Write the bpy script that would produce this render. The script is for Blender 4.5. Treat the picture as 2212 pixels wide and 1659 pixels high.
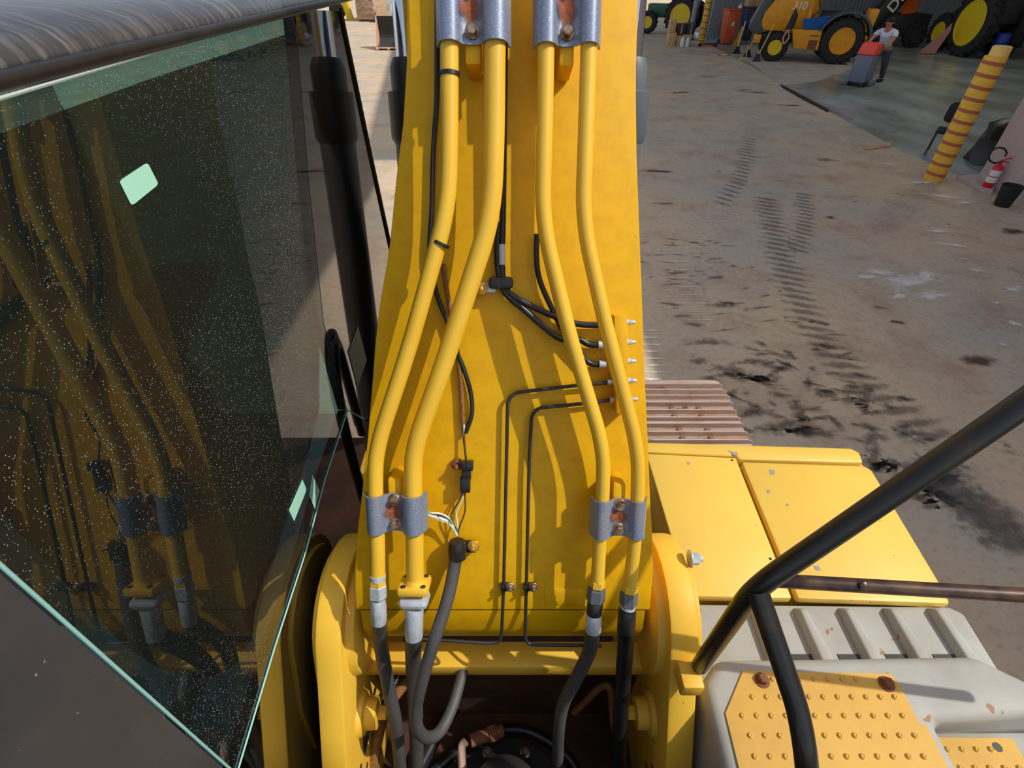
import bpy, bmesh, math, random
from mathutils import Vector as V, Matrix
random.seed(7)
R = math.radians
for o in list(bpy.data.objects): bpy.data.objects.remove(o)
scene = bpy.context.scene
col = scene.collection

# ---------------------------------------------------------------- camera, sky, sun, exposure
F, TH, CAM = 1100.0, R(39.8), V((0, 0, 3.1))
cd = bpy.data.cameras.new('camera'); cam = bpy.data.objects.new('camera', cd); col.objects.link(cam)
cd.sensor_width = 36; cd.lens = 36 * F / 2212; cd.clip_start = 0.02; cd.clip_end = 500
cam.location = CAM; cam.rotation_euler = (R(90) - TH, 0, 0)
scene.camera = cam

SUN_DIR = V((-0.82, 0.15, -1.0)).normalized()          # the way the light travels
w = bpy.data.worlds.new('sky'); scene.world = w; w.use_nodes = True
nt = w.node_tree; bg = nt.nodes['Background']
sky = nt.nodes.new('ShaderNodeTexSky'); sky.sky_type = 'NISHITA'; sky.sun_disc = False
sky.sun_elevation = R(50); sky.sun_rotation = R(100); sky.dust_density = 2.0; sky.ozone_density = 1.0
hs = nt.nodes.new('ShaderNodeHueSaturation'); hs.inputs['Saturation'].default_value = 0.55
nt.links.new(sky.outputs[0], hs.inputs['Color']); nt.links.new(hs.outputs[0], bg.inputs['Color'])
bg.inputs['Strength'].default_value = 0.17
ld = bpy.data.lights.new('sun', 'SUN'); ld.energy = 3.4; ld.angle = R(0.55); ld.color = (1.0, 0.95, 0.86)
sun = bpy.data.objects.new('sun', ld); col.objects.link(sun); sun.location = (20, -5, 30)
sun.rotation_euler = SUN_DIR.to_track_quat('-Z', 'Y').to_euler()
vs = scene.view_settings
vs.view_transform = 'Standard'; vs.look = 'None'; vs.gamma = 1.0; vs.use_curve_mapping = False
vs.exposure = 0.0

# ---------------------------------------------------------------- pixel to place
def ray(px, py):
    u = (px - 1106) / F; t = (829.5 - py) / F
    return V((u, math.cos(TH) + t * math.sin(TH), -math.sin(TH) + t * math.cos(TH)))
def Gz(px, py, z=0.0):
    d = ray(px, py); return CAM + d * ((z - CAM.z) / d.z)
def Px(px, py, x):
    d = ray(px, py); return CAM + d * (x / d.x)
def Pd(px, py, s): return CAM + ray(px, py) * s
B0 = V((0, .647, 1.944)); SL = R(62)
BX = V((1, 0, 0)); BA = V((0, math.cos(SL), math.sin(SL))); BN = V((0, -math.sin(SL), math.cos(SL)))
def Pb(px, py, off=0.0):                                  # point on the boom's top plate, raised by off
    d = ray(px, py); p = B0 + BN * off
    return CAM + d * ((p - CAM).dot(BN) / d.dot(BN))

# ---------------------------------------------------------------- materials
def lin(c):
    def f(v):
        v /= 255.0
        return v / 12.92 if v <= .04045 else ((v + .055) / 1.055) ** 2.4
    return (f(c[0]), f(c[1]), f(c[2]), 1.0)
MATS = {}
def mat(name, c, rough=.5, metal=0.0, c2=None, scale=6, lo=.35, hi=.7, stretch=None, rot=None, bump=0.0, bscale=80,
        speck=None, sscale=90, sth=.72, spec=.5, coat=0.0):
    m = bpy.data.materials.new(name); m.use_nodes = True; t = m.node_tree; N = t.nodes; L = t.links
    p = N['Principled BSDF']; p.inputs['Roughness'].default_value = rough; p.inputs['Metallic'].default_value = metal
    p.inputs['Base Color'].default_value = lin(c); p.inputs['Specular IOR Level'].default_value = spec
    p.inputs['Coat Weight'].default_value = coat
    MATS[name] = m
    tc = N.new('ShaderNodeTexCoord'); src = tc.outputs['Object']
    def noise(sc, det=6, vec=src):
        n = N.new('ShaderNodeTexNoise'); n.inputs['Scale'].default_value = sc; n.inputs['Detail'].default_value = det
        n.inputs['Roughness'].default_value = .6; L.new(vec, n.inputs['Vector']); return n.outputs['Fac']
    def ramp(fac, a, b):
        r = N.new('ShaderNodeMapRange'); r.inputs[1].default_value = a; r.inputs[2].default_value = b; L.new(fac, r.inputs[0]); return r.outputs[0]
    def mix(fac, a, b):
        x = N.new('ShaderNodeMix'); x.data_type = 'RGBA'; L.new(fac, x.inputs[0])
        if isinstance(a, tuple): x.inputs[6].default_value = a
        else: L.new(a, x.inputs[6])
        if isinstance(b, tuple): x.inputs[7].default_value = b
        else: L.new(b, x.inputs[7])
        return x.outputs[2]
    cur = lin(c)
    vec = src
    if stretch:
        mp = N.new('ShaderNodeMapping'); mp.inputs['Scale'].default_value = stretch
        if rot: mp.inputs['Rotation'].default_value = rot
        L.new(src, mp.inputs['Vector']); vec = mp.outputs[0]
    if c2: cur = mix(ramp(noise(scale, 6, vec), lo, hi), cur, lin(c2))
    if speck: cur = mix(ramp(noise(sscale, 2), sth, sth + .02), cur, lin(speck))
    if not isinstance(cur, tuple): L.new(cur, p.inputs['Base Color'])
    if bump:
        b = N.new('ShaderNodeBump'); b.inputs['Strength'].default_value = bump; b.inputs['Distance'].default_value = .01
        L.new(noise(bscale, 4), b.inputs['Height']); L.new(b.outputs[0], p.inputs['Normal'])
    return m
mat('boom_yellow', (222, 170, 4), .5, spec=.3, c2=(210, 156, 8), scale=1, stretch=(26, 1.6, 26), rot=(-SL, 0, 0), lo=.4, hi=.75, speck=(90, 52, 14), sscale=70, sth=.77)
mat('tube_yellow', (226, 182, 56), .38, c2=(220, 172, 46), scale=5)
mat('bracket_yellow', (232, 188, 66), .5, spec=.35, c2=(224, 174, 52), scale=5, speck=(110, 80, 30), sscale=60, sth=.76)
mat('panel_yellow', (230, 192, 82), .45, c2=(224, 184, 78), scale=4, speck=(140, 120, 100), sscale=26, sth=.74)
mat('tread_yellow', (216, 172, 84), .65, spec=.3, c2=(204, 160, 84), scale=9, speck=(150, 125, 90), sscale=50, sth=.76)
mat('clamp_grey', (124, 136, 158), .4, metal=.3, c2=(164, 150, 142), scale=14, lo=.5, hi=.85, stretch=(1, .4, .4), speck=(168, 176, 188), sscale=420, sth=.60)
mat('rust', (140, 82, 50), .8, c2=(92, 58, 42), scale=60)
mat('bolt_steel', (170, 152, 132), .35, metal=.7, c2=(120, 76, 50), scale=60, lo=.4, hi=.6)
mat('zinc', (206, 212, 220), .38, metal=.35, c2=(176, 184, 194), scale=60)
mat('brass', (222, 178, 84), .3, metal=.7)
mat('chrome', (205, 212, 222), .12, metal=1.0)
mat('hose_grey', (62, 62, 64), .55, c2=(84, 82, 80), scale=9, bump=.15, bscale=200)
mat('hose_black', (22, 22, 24), .35, c2=(40, 40, 42), scale=20)
mat('rubber', (26, 26, 27), .8, c2=(44, 42, 40), scale=12)
mat('black_gloss', (7, 8, 9), .04, spec=.9, coat=1.0)
mat('black_satin', (24, 24, 26), .38, c2=(40, 38, 36), scale=14)
mat('cab_grey', (52, 52, 56), .55, c2=(70, 68, 66), scale=3, speck=(150, 140, 125), sscale=120, sth=.74)
mat('roof_grey', (58, 59, 64), .3, c2=(116, 112, 106), scale=1, stretch=(6, 90, 12), lo=.48, hi=.78)
mat('seal_pale', (178, 196, 192), .4)
mat('teal_edge', (142, 194, 186), .25)
mat('sticker_reflection_mint', (165, 222, 200), .5)
mat('reflection_green', (70, 96, 84), .4)
mat('pit_rust', (78, 46, 24), .85, c2=(34, 22, 15), scale=7, lo=.35, hi=.7)
mat('pit_black', (18, 17, 17), .5, c2=(34, 32, 30), scale=12)
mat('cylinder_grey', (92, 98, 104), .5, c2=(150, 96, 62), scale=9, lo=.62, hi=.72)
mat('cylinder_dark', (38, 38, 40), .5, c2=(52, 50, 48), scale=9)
mat('plastic_grey', (172, 171, 164), .65, c2=(156, 153, 145), scale=7, speck=(150, 112, 80), sscale=16, sth=.7)
mat('rail_black', (30, 29, 27), .32, c2=(58, 48, 30), scale=9, lo=.5, hi=.75)
mat('rail_brown', (96, 70, 52), .35, metal=.2, c2=(60, 44, 38), scale=22, lo=.4, hi=.6)
mat('shoe_steel', (172, 150, 136), .4, metal=.25, c2=(164, 116, 88), scale=9, lo=.45, hi=.75, stretch=(1, 5, 5))
mat('bright_steel', (214, 200, 190), .3, metal=.5, c2=(190, 150, 124), scale=9, lo=.5, hi=.8, stretch=(1, 5, 5))
mat('mud', (150, 104, 76), .9, c2=(96, 68, 50), scale=80)
mat('braid', (150, 104, 50), .8, c2=(96, 62, 34), scale=150)
mat('wire_white', (214, 218, 206), .5, c2=(90, 150, 120), scale=60, lo=.55, hi=.6)
mat('wire_dark', (70, 50, 34), .6)
mat('elbow_peach', (226, 190, 168), .6)
mat('wire_red', (190, 36, 50), .5)

def film_mat(name, c, th, scale, op):
    m = bpy.data.materials.new(name); m.use_nodes = True; t = m.node_tree; N = t.nodes; L = t.links
    p = N['Principled BSDF']; p.inputs['Base Color'].default_value = lin(c); p.inputs['Roughness'].default_value = .9; p.inputs['Specular IOR Level'].default_value = .1
    tc = N.new('ShaderNodeTexCoord'); n = N.new('ShaderNodeTexNoise'); n.inputs['Scale'].default_value = scale; n.inputs['Detail'].default_value = 8; n.inputs['Roughness'].default_value = .7; L.new(tc.outputs['Object'], n.inputs[0])
    at = N.new('ShaderNodeAttribute'); at.attribute_name = 'fade'
    ad = N.new('ShaderNodeMath'); ad.operation = 'MULTIPLY_ADD'; ad.inputs[1].default_value = .55; L.new(at.outputs['Fac'], ad.inputs[0]); L.new(n.outputs[0], ad.inputs[2])
    r = N.new('ShaderNodeMapRange'); r.inputs[1].default_value = th + .18; r.inputs[2].default_value = th + .48; r.inputs[4].default_value = op; L.new(ad.outputs[0], r.inputs[0])
    k = N.new('ShaderNodeMath'); k.operation = 'MULTIPLY'; L.new(r.outputs[0], k.inputs[0])
    f2 = N.new('ShaderNodeMapRange'); f2.inputs[2].default_value = .3; L.new(at.outputs['Fac'], f2.inputs[0]); L.new(f2.outputs[0], k.inputs[1])
    L.new(k.outputs[0], p.inputs['Alpha']); MATS[name] = m
film_mat('rust_film', (150, 84, 48), .34, 60, .8)
# ---------------------------------------------------------------- mesh tools
class MB:
    def __init__(s): s.v = []; s.f = []; s.keep = False
    def add(s, vs, fs):
        b = len(s.v); s.v += [V(p) for p in vs]; s.f += [tuple(i + b for i in f) for f in fs]; return s
    def box(s, c, size, ax=None):
        ax = ax or (V((1, 0, 0)), V((0, 1, 0)), V((0, 0, 1))); c = V(c); vs = []
        for k in (-1, 1):
            for j in (-1, 1):
                for i in (-1, 1): vs.append(c + ax[0] * (i * size[0] / 2) + ax[1] * (j * size[1] / 2) + ax[2] * (k * size[2] / 2))
        return s.add(vs, [(0, 2, 3, 1), (4, 5, 7, 6), (0, 1, 5, 4), (2, 6, 7, 3), (0, 4, 6, 2), (1, 3, 7, 5)])
    def tube(s, path, r, n=12, caps=True):
        P = [V(p) for p in path]; m = len(P); rs = r if isinstance(r, (list, tuple)) else [r] * m
        T = []
        for i in range(m):
            a = P[min(i + 1, m - 1)] - P[max(i - 1, 0)]; T.append(a.normalized())
        u = T[0].orthogonal().normalized(); vs = []
        for i in range(m):
            if i:
                q = T[i - 1].rotation_difference(T[i]); u = q @ u
            u = (u - T[i] * u.dot(T[i])).normalized(); b = T[i].cross(u)
            for k in range(n):
                a = 2 * math.pi * k / n; vs.append(P[i] + (u * math.cos(a) + b * math.sin(a)) * rs[i])
        fs = []
        for i in range(m - 1):
            for k in range(n):
                k2 = (k + 1) % n; fs.append((i * n + k, i * n + k2, (i + 1) * n + k2, (i + 1) * n + k))
        if caps: fs += [tuple(range(n))[::-1], tuple((m - 1) * n + k for k in range(n))]
        return s.add(vs, fs)
    def lathe(s, base, axis, prof, n=24):               # prof: (radius, height along axis)
        base = V(base); axis = V(axis).normalized()
        u = axis.orthogonal().normalized(); b = axis.cross(u); vs = []; m = len(prof)
        for (r, h) in prof:
            for k in range(n):
                a = 2 * math.pi * k / n; vs.append(base + axis * h + (u * math.cos(a) + b * math.sin(a)) * max(r, 1e-4))
        fs = []
        for i in range(m - 1):
            for k in range(n):
                k2 = (k + 1) % n; fs.append((i * n + k, i * n + k2, (i + 1) * n + k2, (i + 1) * n + k))
        fs += [tuple(range(n))[::-1], tuple((m - 1) * n + k for k in range(n))]
        return s.add(vs, fs)
    def prism(s, pts, ext):                              # polygon of points pushed along ext
        ext = V(ext); n = len(pts); P = [V(p) for p in pts]
        return s.add(P + [p + ext for p in P], [tuple(range(n)), tuple(range(n, 2 * n))[::-1]] +
                     [(i, (i + 1) % n, n + (i + 1) % n, n + i)[::-1] for i in range(n)])
    def poly(s, pts): s.keep = True; return s.add(pts, [tuple(range(len(pts)))])
    def mesh(s, name, m, smooth=40, bevel=0.0, seg=2):
        bm = bmesh.new(); bv = [bm.verts.new(p) for p in s.v]
        for f in s.f:
            try: bm.faces.new([bv[i] for i in f])
            except ValueError: pass
        if not s.keep: bmesh.ops.recalc_face_normals(bm, faces=bm.faces)
        if bevel:
            e = [e for e in bm.edges if e.is_manifold and e.calc_face_angle(0) > R(28)]
            bmesh.ops.bevel(bm, geom=e, offset=bevel, segments=seg, affect='EDGES', profile=.5, clamp_overlap=True)
        me = bpy.data.meshes.new(name); bm.to_mesh(me); bm.free()
        me.materials.append(MATS[m] if isinstance(m, str) else m)
        if smooth: me.shade_smooth(); me.set_sharp_from_angle(angle=R(smooth))
        return me
    def obj(s, name, m, parent=None, label=None, **k):
        return link(name, s.mesh(name, m, **k), parent, label)
def link(name, me, parent=None, label=None, loc=None):
    o = bpy.data.objects.new(name, me); col.objects.link(o); o.parent = parent
    if label: o['label'] = label
    if loc is not None: o.location = loc
    return o
def tag(o, label, cat=None, group=None, kind=None):
    o['label'] = label
    if cat: o['category'] = cat
    if group: o['group'] = group
    if kind: o['kind'] = kind
    return o
def thing(name, label, cat, loc=(0, 0, 0), rz=0.0, group=None):
    o = bpy.data.objects.new(name, None); col.objects.link(o); o.location = loc; o.rotation_euler = (0, 0, rz)
    o.empty_display_size = .2
    return tag(o, label, cat, group)
def spline(P, k=6):                                      # smooth path through the points
    P = [V(p) for p in P]; out = []
    for i in range(len(P) - 1):
        p0 = P[i - 1] if i else P[i] * 2 - P[i + 1]; p1, p2 = P[i], P[i + 1]
        p3 = P[i + 2] if i + 2 < len(P) else P[i + 1] * 2 - P[i]
        for j in range(k):
            t = j / k
            out.append(.5 * ((2 * p1) + (p2 - p0) * t + (2 * p0 - 5 * p1 + 4 * p2 - p3) * t * t + (3 * p1 - p0 - 3 * p2 + p3) * t ** 3))
    return out + [P[-1]]
def fillet(P, r, k=6):                                   # straight runs with rounded bends
    P = [V(p) for p in P]; out = [P[0]]
    for i in range(1, len(P) - 1):
        a, b, c = P[i - 1], P[i], P[i + 1]
        d1 = min(r, (a - b).length * .48); d2 = min(r, (c - b).length * .48)
        s, e = b + (a - b).normalized() * d1, b + (c - b).normalized() * d2
        for j in range(k + 1):
            t = j / k; out.append(s * (1 - t) ** 2 + b * 2 * t * (1 - t) + e * t * t)
    return out + [P[-1]]
def hexbolt(base, n, r=.011, h=.011, washer=True, stud=0.0):
    mb = MB(); n = V(n).normalized(); base = V(base)
    if washer: mb.lathe(base, n, [(r * 1.45, 0), (r * 1.45, .003), (r * 1.3, .004)], 18)
    z = .003 if washer else 0
    mb.lathe(base + n * z, n, [(r, 0), (r, h * .85), (r * .86, h)], 6)
    if stud: mb.lathe(base + n * (z + h), n, [(r * .5, 0), (r * .5, stud), (r * .3, stud + .001)], 10)
    return mb

# ================================================================ THE SETTING
def ground_material():
    m = bpy.data.materials.new('yard_earth'); m.use_nodes = True; t = m.node_tree; N = t.nodes; L = t.links
    p = N['Principled BSDF']; p.inputs['Roughness'].default_value = .9; p.inputs['Specular IOR Level'].default_value = .2
    tc = N.new('ShaderNodeTexCoord')
    def noise(sc, det, rough=.6, stretch=None):
        n = N.new('ShaderNodeTexNoise'); n.inputs['Scale'].default_value = sc; n.inputs['Detail'].default_value = det; n.inputs['Roughness'].default_value = rough
        if stretch:
            mp = N.new('ShaderNodeMapping'); mp.inputs['Scale'].default_value = stretch; L.new(tc.outputs['Object'], mp.inputs[0]); L.new(mp.outputs[0], n.inputs[0])
        else: L.new(tc.outputs['Object'], n.inputs[0])
        return n.outputs['Fac']
    def rng(f, a, b, hi=1.0):
        r = N.new('ShaderNodeMapRange'); r.inputs[1].default_value = a; r.inputs[2].default_value = b; r.inputs[4].default_value = hi; L.new(f, r.inputs[0]); return r.outputs[0]
    def mix(f, a, b):
        x = N.new('ShaderNodeMix'); x.data_type = 'RGBA'; L.new(f, x.inputs[0])
        for i, q in ((6, a), (7, b)):
            if isinstance(q, tuple): x.inputs[i].default_value = q
            else: L.new(q, x.inputs[i])
        return x.outputs[2]
    def mul(a, b):
        x = N.new('ShaderNodeMath'); x.operation = 'MULTIPLY'; L.new(a, x.inputs[0]); L.new(b, x.inputs[1]); return x.outputs[0]
    c = mix(rng(noise(.35, 4), .35, .65), lin((210, 184, 150)), lin((184, 174, 158)))
    c = mix(rng(noise(1.3, 7, .68), .48, .72, .75), c, lin((164, 132, 110)))
    c = mix(rng(noise(14, 5, .7), .5, .78, .7), c, lin((150, 132, 116)))
    c = mix(mul(rng(noise(.55, 3), .5, .62), rng(noise(5, 8, .75), .58, .66, .8)), c, lin((92, 86, 80)))
    c = mix(mul(rng(noise(.42, 3, .5, (1, 1, 3)), .53, .62), rng(noise(6, 8, .78), .57, .66, .6)), c, lin((205, 196, 184)))
    c = mix(rng(noise(1.1, 6, .65), .66, .74, .7), c, lin((96, 56, 42)))
    L.new(c, p.inputs['Base Color'])
    b = N.new('ShaderNodeBump'); b.inputs['Strength'].default_value = .5; b.inputs['Distance'].default_value = .03
    L.new(noise(9, 8, .7), b.inputs['Height']); L.new(b.outputs[0], p.inputs['Normal'])
    return m
MATS['yard_earth'] = ground_material()
mat('shop_floor', (176, 190, 184), .28, c2=(132, 132, 118), scale=.7, lo=.3, hi=.6, stretch=(1, .5, 1), speck=(120, 122, 112), sscale=3, sth=.66)
mat('apron', (190, 178, 164), .75, c2=(160, 150, 138), scale=1.5)
mat('wall_pink', (190, 168, 166), .8, c2=(176, 156, 152), scale=2)
mat('corrugated', (150, 152, 156), .5, metal=.3)
mat('wall_dark', (40, 38, 38), .8, c2=(28, 27, 27), scale=1)
mat('roof_sheet', (90, 92, 95), .6)
mat('curb_dark', (34, 30, 28), .8)

def ground():
    mb = MB(); mb.add([(-120, -60, 0), (120, -60, 0), (120, 160, 0), (-120, 160, 0)], [(0, 1, 2, 3)])
    o = mb.obj('floor', 'yard_earth', smooth=0); tag(o, 'brown packed-earth yard with tyre tracks and stains', kind='structure')
    # workshop floor: polished concrete behind a low edge
    e = [Gz(1690, 185), Gz(1790, 240), Gz(1900, 300), Gz(2000, 350), Gz(2120, 400)]
    pts = [V((p.x, p.y, .012)) for p in e] + [V((30, e[-1].y, .012)), V((30, 34, .012)), V((e[0].x + .9, 34, .012)), V((e[0].x + .35, 22, .012))]
    mb = MB(); mb.prism(pts, (0, 0, -.011)); o = mb.obj('floor_workshop', 'shop_floor', smooth=0)
    tag(o, 'grey-green polished concrete floor of the workshop bay', kind='structure')
    ap = [Gz(1590, 118), Gz(1640, 150), Gz(1690, 185), Gz(1760, 178), Gz(1840, 150), Gz(1840, 118), Gz(1700, 100), Gz(1600, 98)]
    mb = MB(); mb.prism([V((p.x, p.y, .017)) for p in ap], (0, 0, -.004)); o = mb.obj('floor_apron', 'apron', smooth=0)
    tag(o, 'lighter dry concrete strip in front of the parked backhoe', kind='structure')
    cb = [Gz(1686, 184), Gz(1735, 210), Gz(1790, 239), Gz(1788, 243), Gz(1735, 216), Gz(1690, 190)]
    mb = MB(); mb.prism([V((p.x, p.y, .004)) for p in cb], (0, 0, .03)); o = mb.obj('trim_1', 'curb_dark', smooth=0)
    tag(o, 'dark lip along the edge of the workshop floor', kind='structure')
    # walls and roof of the workshop
    mb = MB(); mb.prism([(8.41, -6, 0), (8.9, -6, 0), (8.9, 9.45, 0), (8.41, 9.45, 0)], (0, 0, 7.9)); o = mb.obj('wall_right', 'wall_pink', smooth=0)
    tag(o, 'dusty pink rendered wall of the workshop', kind='structure')
    mb = MB(); mb.prism([Gz(2063, 388), Gz(2140, 420), V((8.40, 9.0, 0)), V((8.6, 9.75, 0))], (0, 0, .06)); o = mb.obj('trim_2', 'wall_pink', smooth=0)
    tag(o, 'low pink plinth at the foot of the wall corner', kind='structure')
    mb = MB(); pr = []
    x = 9.6
    while x < 31:
        pr += [(x, 31.6), (x + .06, 31.6), (x + .09, 31.66), (x + .15, 31.66)]; x += .18
    mb.add([(a, b, 0) for a, b in pr] + [(a, b, 7.9) for a, b in pr], [(i, i + 1, len(pr) + i + 1, len(pr) + i) for i in range(len(pr) - 1)])
    o = mb.obj('wall_back', 'corrugated', smooth=0); tag(o, 'pale corrugated metal wall at the back of the bay', kind='structure')
    mb = MB(); mb.box((31.2, 20, 4), (.3, 30, 8)); o = mb.obj('wall_far', 'wall_dark', smooth=0); tag(o, 'dark side wall deep inside the workshop', kind='structure')
    mb = MB(); mb.prism([(8.15, -14, 8), (33, -14, 8), (33, 40, 8), (8.15, 40, 8)], (0, 0, .25))
    mb.prism([(9.5, 8.5, 15), (33, 8.5, 15), (33, 45, 15), (5.6, 45, 15), (7.0, 25.7, 15)], (0, 0, .3))  # high slab and its walls: unseen, added to shade the far yard
    mb.box((20, 8.7, 11.6), (20, .25, 6.8)); mb.box((9.9, 26, 11.6), (.3, 34, 6.8))
    o = mb.obj('ceiling', 'roof_sheet', smooth=0); tag(o, 'metal roof over the workshop bay, plus an unseen upper slab added to shade the yard', kind='structure')
ground()

# ================================================================ THE EXCAVATOR (one machine, many parts)
EX = thing('excavator', 'large yellow excavator seen from behind its boom, black cab on the left', 'excavator')
LEFT = [(879, 0), (878, 134), (870, 268), (857, 368), (839, 555), (830, 593), (812, 717), (802, 851), (790, 985), (777, 1105), (769, 1170), (766, 1250), (768, 1318)]
RIGHT = [(1379, 0), (1374, 167), (1376, 334), (1384, 555), (1388, 650), (1392, 784), (1400, 951), (1406, 1105), (1410, 1159), (1411, 1239), (1404, 1322)]
def s_of(p): return (p - B0).dot(BA)
def build_boom():
    def prof(E): return sorted([(s_of(Pb(*e)), Pb(*e).x) for e in E])
    Lp, Rp = prof(LEFT), prof(RIGHT)
    def at(P, s):
        if s <= P[0][0]: return P[0][1]
        for (a, xa), (b, xb) in zip(P, P[1:]):
            if s <= b: return xa + (xb - xa) * (s - a) / (b - a)
        return P[-1][1]
    s0 = Lp[0][0]; s1 = Lp[-1][0]
    S = [s0 + (s1 - s0) * i / 24 for i in range(25)] + [s1 + .5, s1 + 1.0, s1 + 1.5]
    rows = []
    for s in S:
        c = B0 + BA * s; dep = .30 + .16 * max(0, min(1, (s - s0) / 1.0))
        rows.append((c, at(Lp, s), at(Rp, s), -BN * dep))
    # rounded foot: the plate curls round the pin
    foot = []
    rad = .15; cen = B0 + BA * (s0 + .0) - BN * rad
    for k in range(7, 0, -1):
        a = R(180) * k / 7 * .95
        foot.append((cen + BN * rad * math.cos(a) - BA * rad * math.sin(a), k))
    bend0 = rows[-1][0]; d2 = V((0, math.cos(R(18)), math.sin(R(18)))); n2 = V((0, -d2.z, d2.y))
    for i in range(1, 5): rows.append((bend0 + d2 * (.9 * i), rows[-1][1], rows[-1][2], -n2 * .5))
    mb = MB()
    vs = []; fs = []
    for c, xl, xr, dn in rows:
        vs += [V((xl, c.y, c.z)), V((xr, c.y, c.z)), V((xr, c.y, c.z)) + dn, V((xl, c.y, c.z)) + dn]
    for i in range(len(rows) - 1):
        for k in range(4):
            k2 = (k + 1) % 4; fs.append((i * 4 + k, i * 4 + k2, i * 4 + 4 + k2, i * 4 + 4 + k))
    n = len(rows); fs.append(((n - 1) * 4, (n - 1) * 4 + 1, (n - 1) * 4 + 2, (n - 1) * 4 + 3)); fs.append((3, 2, 1, 0))
    mb.add(vs, fs)
    o = mb.obj('boom', 'boom_yellow', EX, 'golden yellow welded boom with hydraulic tubes on its top plate', bevel=.004)
    # boom foot boss: rounded wrap
    xl, xr = rows[0][1] + .012, rows[0][2] - .012; mb = MB(); vs = []; fs = []
    pts = [rows[0][0]] + [p for p, k in foot][::-1]
    m = len(pts)
    for p in pts:
        vs += [V((xl, p.y, p.z)), V((xr, p.y, p.z))]
    for i in range(m - 1): fs.append((2 * i, 2 * i + 1, 2 * i + 3, 2 * i + 2))
    fs.append(tuple(2 * i for i in range(m))); fs.append(tuple(2 * i + 1 for i in range(m))[::-1])
    mb.add(vs, fs); mb.obj('boom_foot', 'boom_yellow', o, smooth=35)
    return o
boom = build_boom()
OFF = .085
def tpath(px, off=OFF): return [Pb(x, y, off) for x, y in px]
TUBES = [
    ([(970, -60), (971, 97), (971, 301), (967, 452), (884, 751), (812, 970), (810, 1052), (815, 1154), (816, 1246)], .0168),
    ([(1070, -60), (1069, 104), (1068, 301), (1061, 470), (954, 801), (893, 968), (892, 1062), (896, 1154), (897, 1252)], .0198),
    ([(1181, -60), (1180, 104), (1176, 301), (1171, 478), (1228, 717), (1304, 968), (1302, 1072), (1296, 1157), (1291, 1253)], .0152),
    ([(1273, -60), (1272, 104), (1265, 301), (1258, 478), (1305, 691), (1378, 970), (1378, 1072), (1372, 1159), (1361, 1265)], .0150)]
tube_ax = []
for i, (px, r) in enumerate(TUBES):
    P = tpath(px); P = [P[0] + BA * 1.3] + P; tube_ax.append((P, r))
    o = MB().tube(fillet(P, .07, 8), r, 20).obj('steel_tube', 'tube_yellow', EX,
        'thin yellow hydraulic tube, %s across the boom' % ['leftmost', 'thick second from left', 'third from left', 'rightmost'][i])
    if i == 0:
        for (a, b) in (((971, 157), (971, 166)), ((953, 523), (950, 530))):
            p, q = Pb(*a, OFF), Pb(*b, OFF); MB().tube([p, q], r + .0022, 20).obj('cable_tie', 'black_satin', o)
def tube_at(i, py):                                        # tube centre at the height of a pixel row
    px, r = TUBES[i]
    for (x0, y0), (x1, y1) in zip(px, px[1:]):
        if y0 <= py <= y1: return Pb(x0 + (x1 - x0) * (py - y0) / (y1 - y0), py, OFF)
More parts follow.
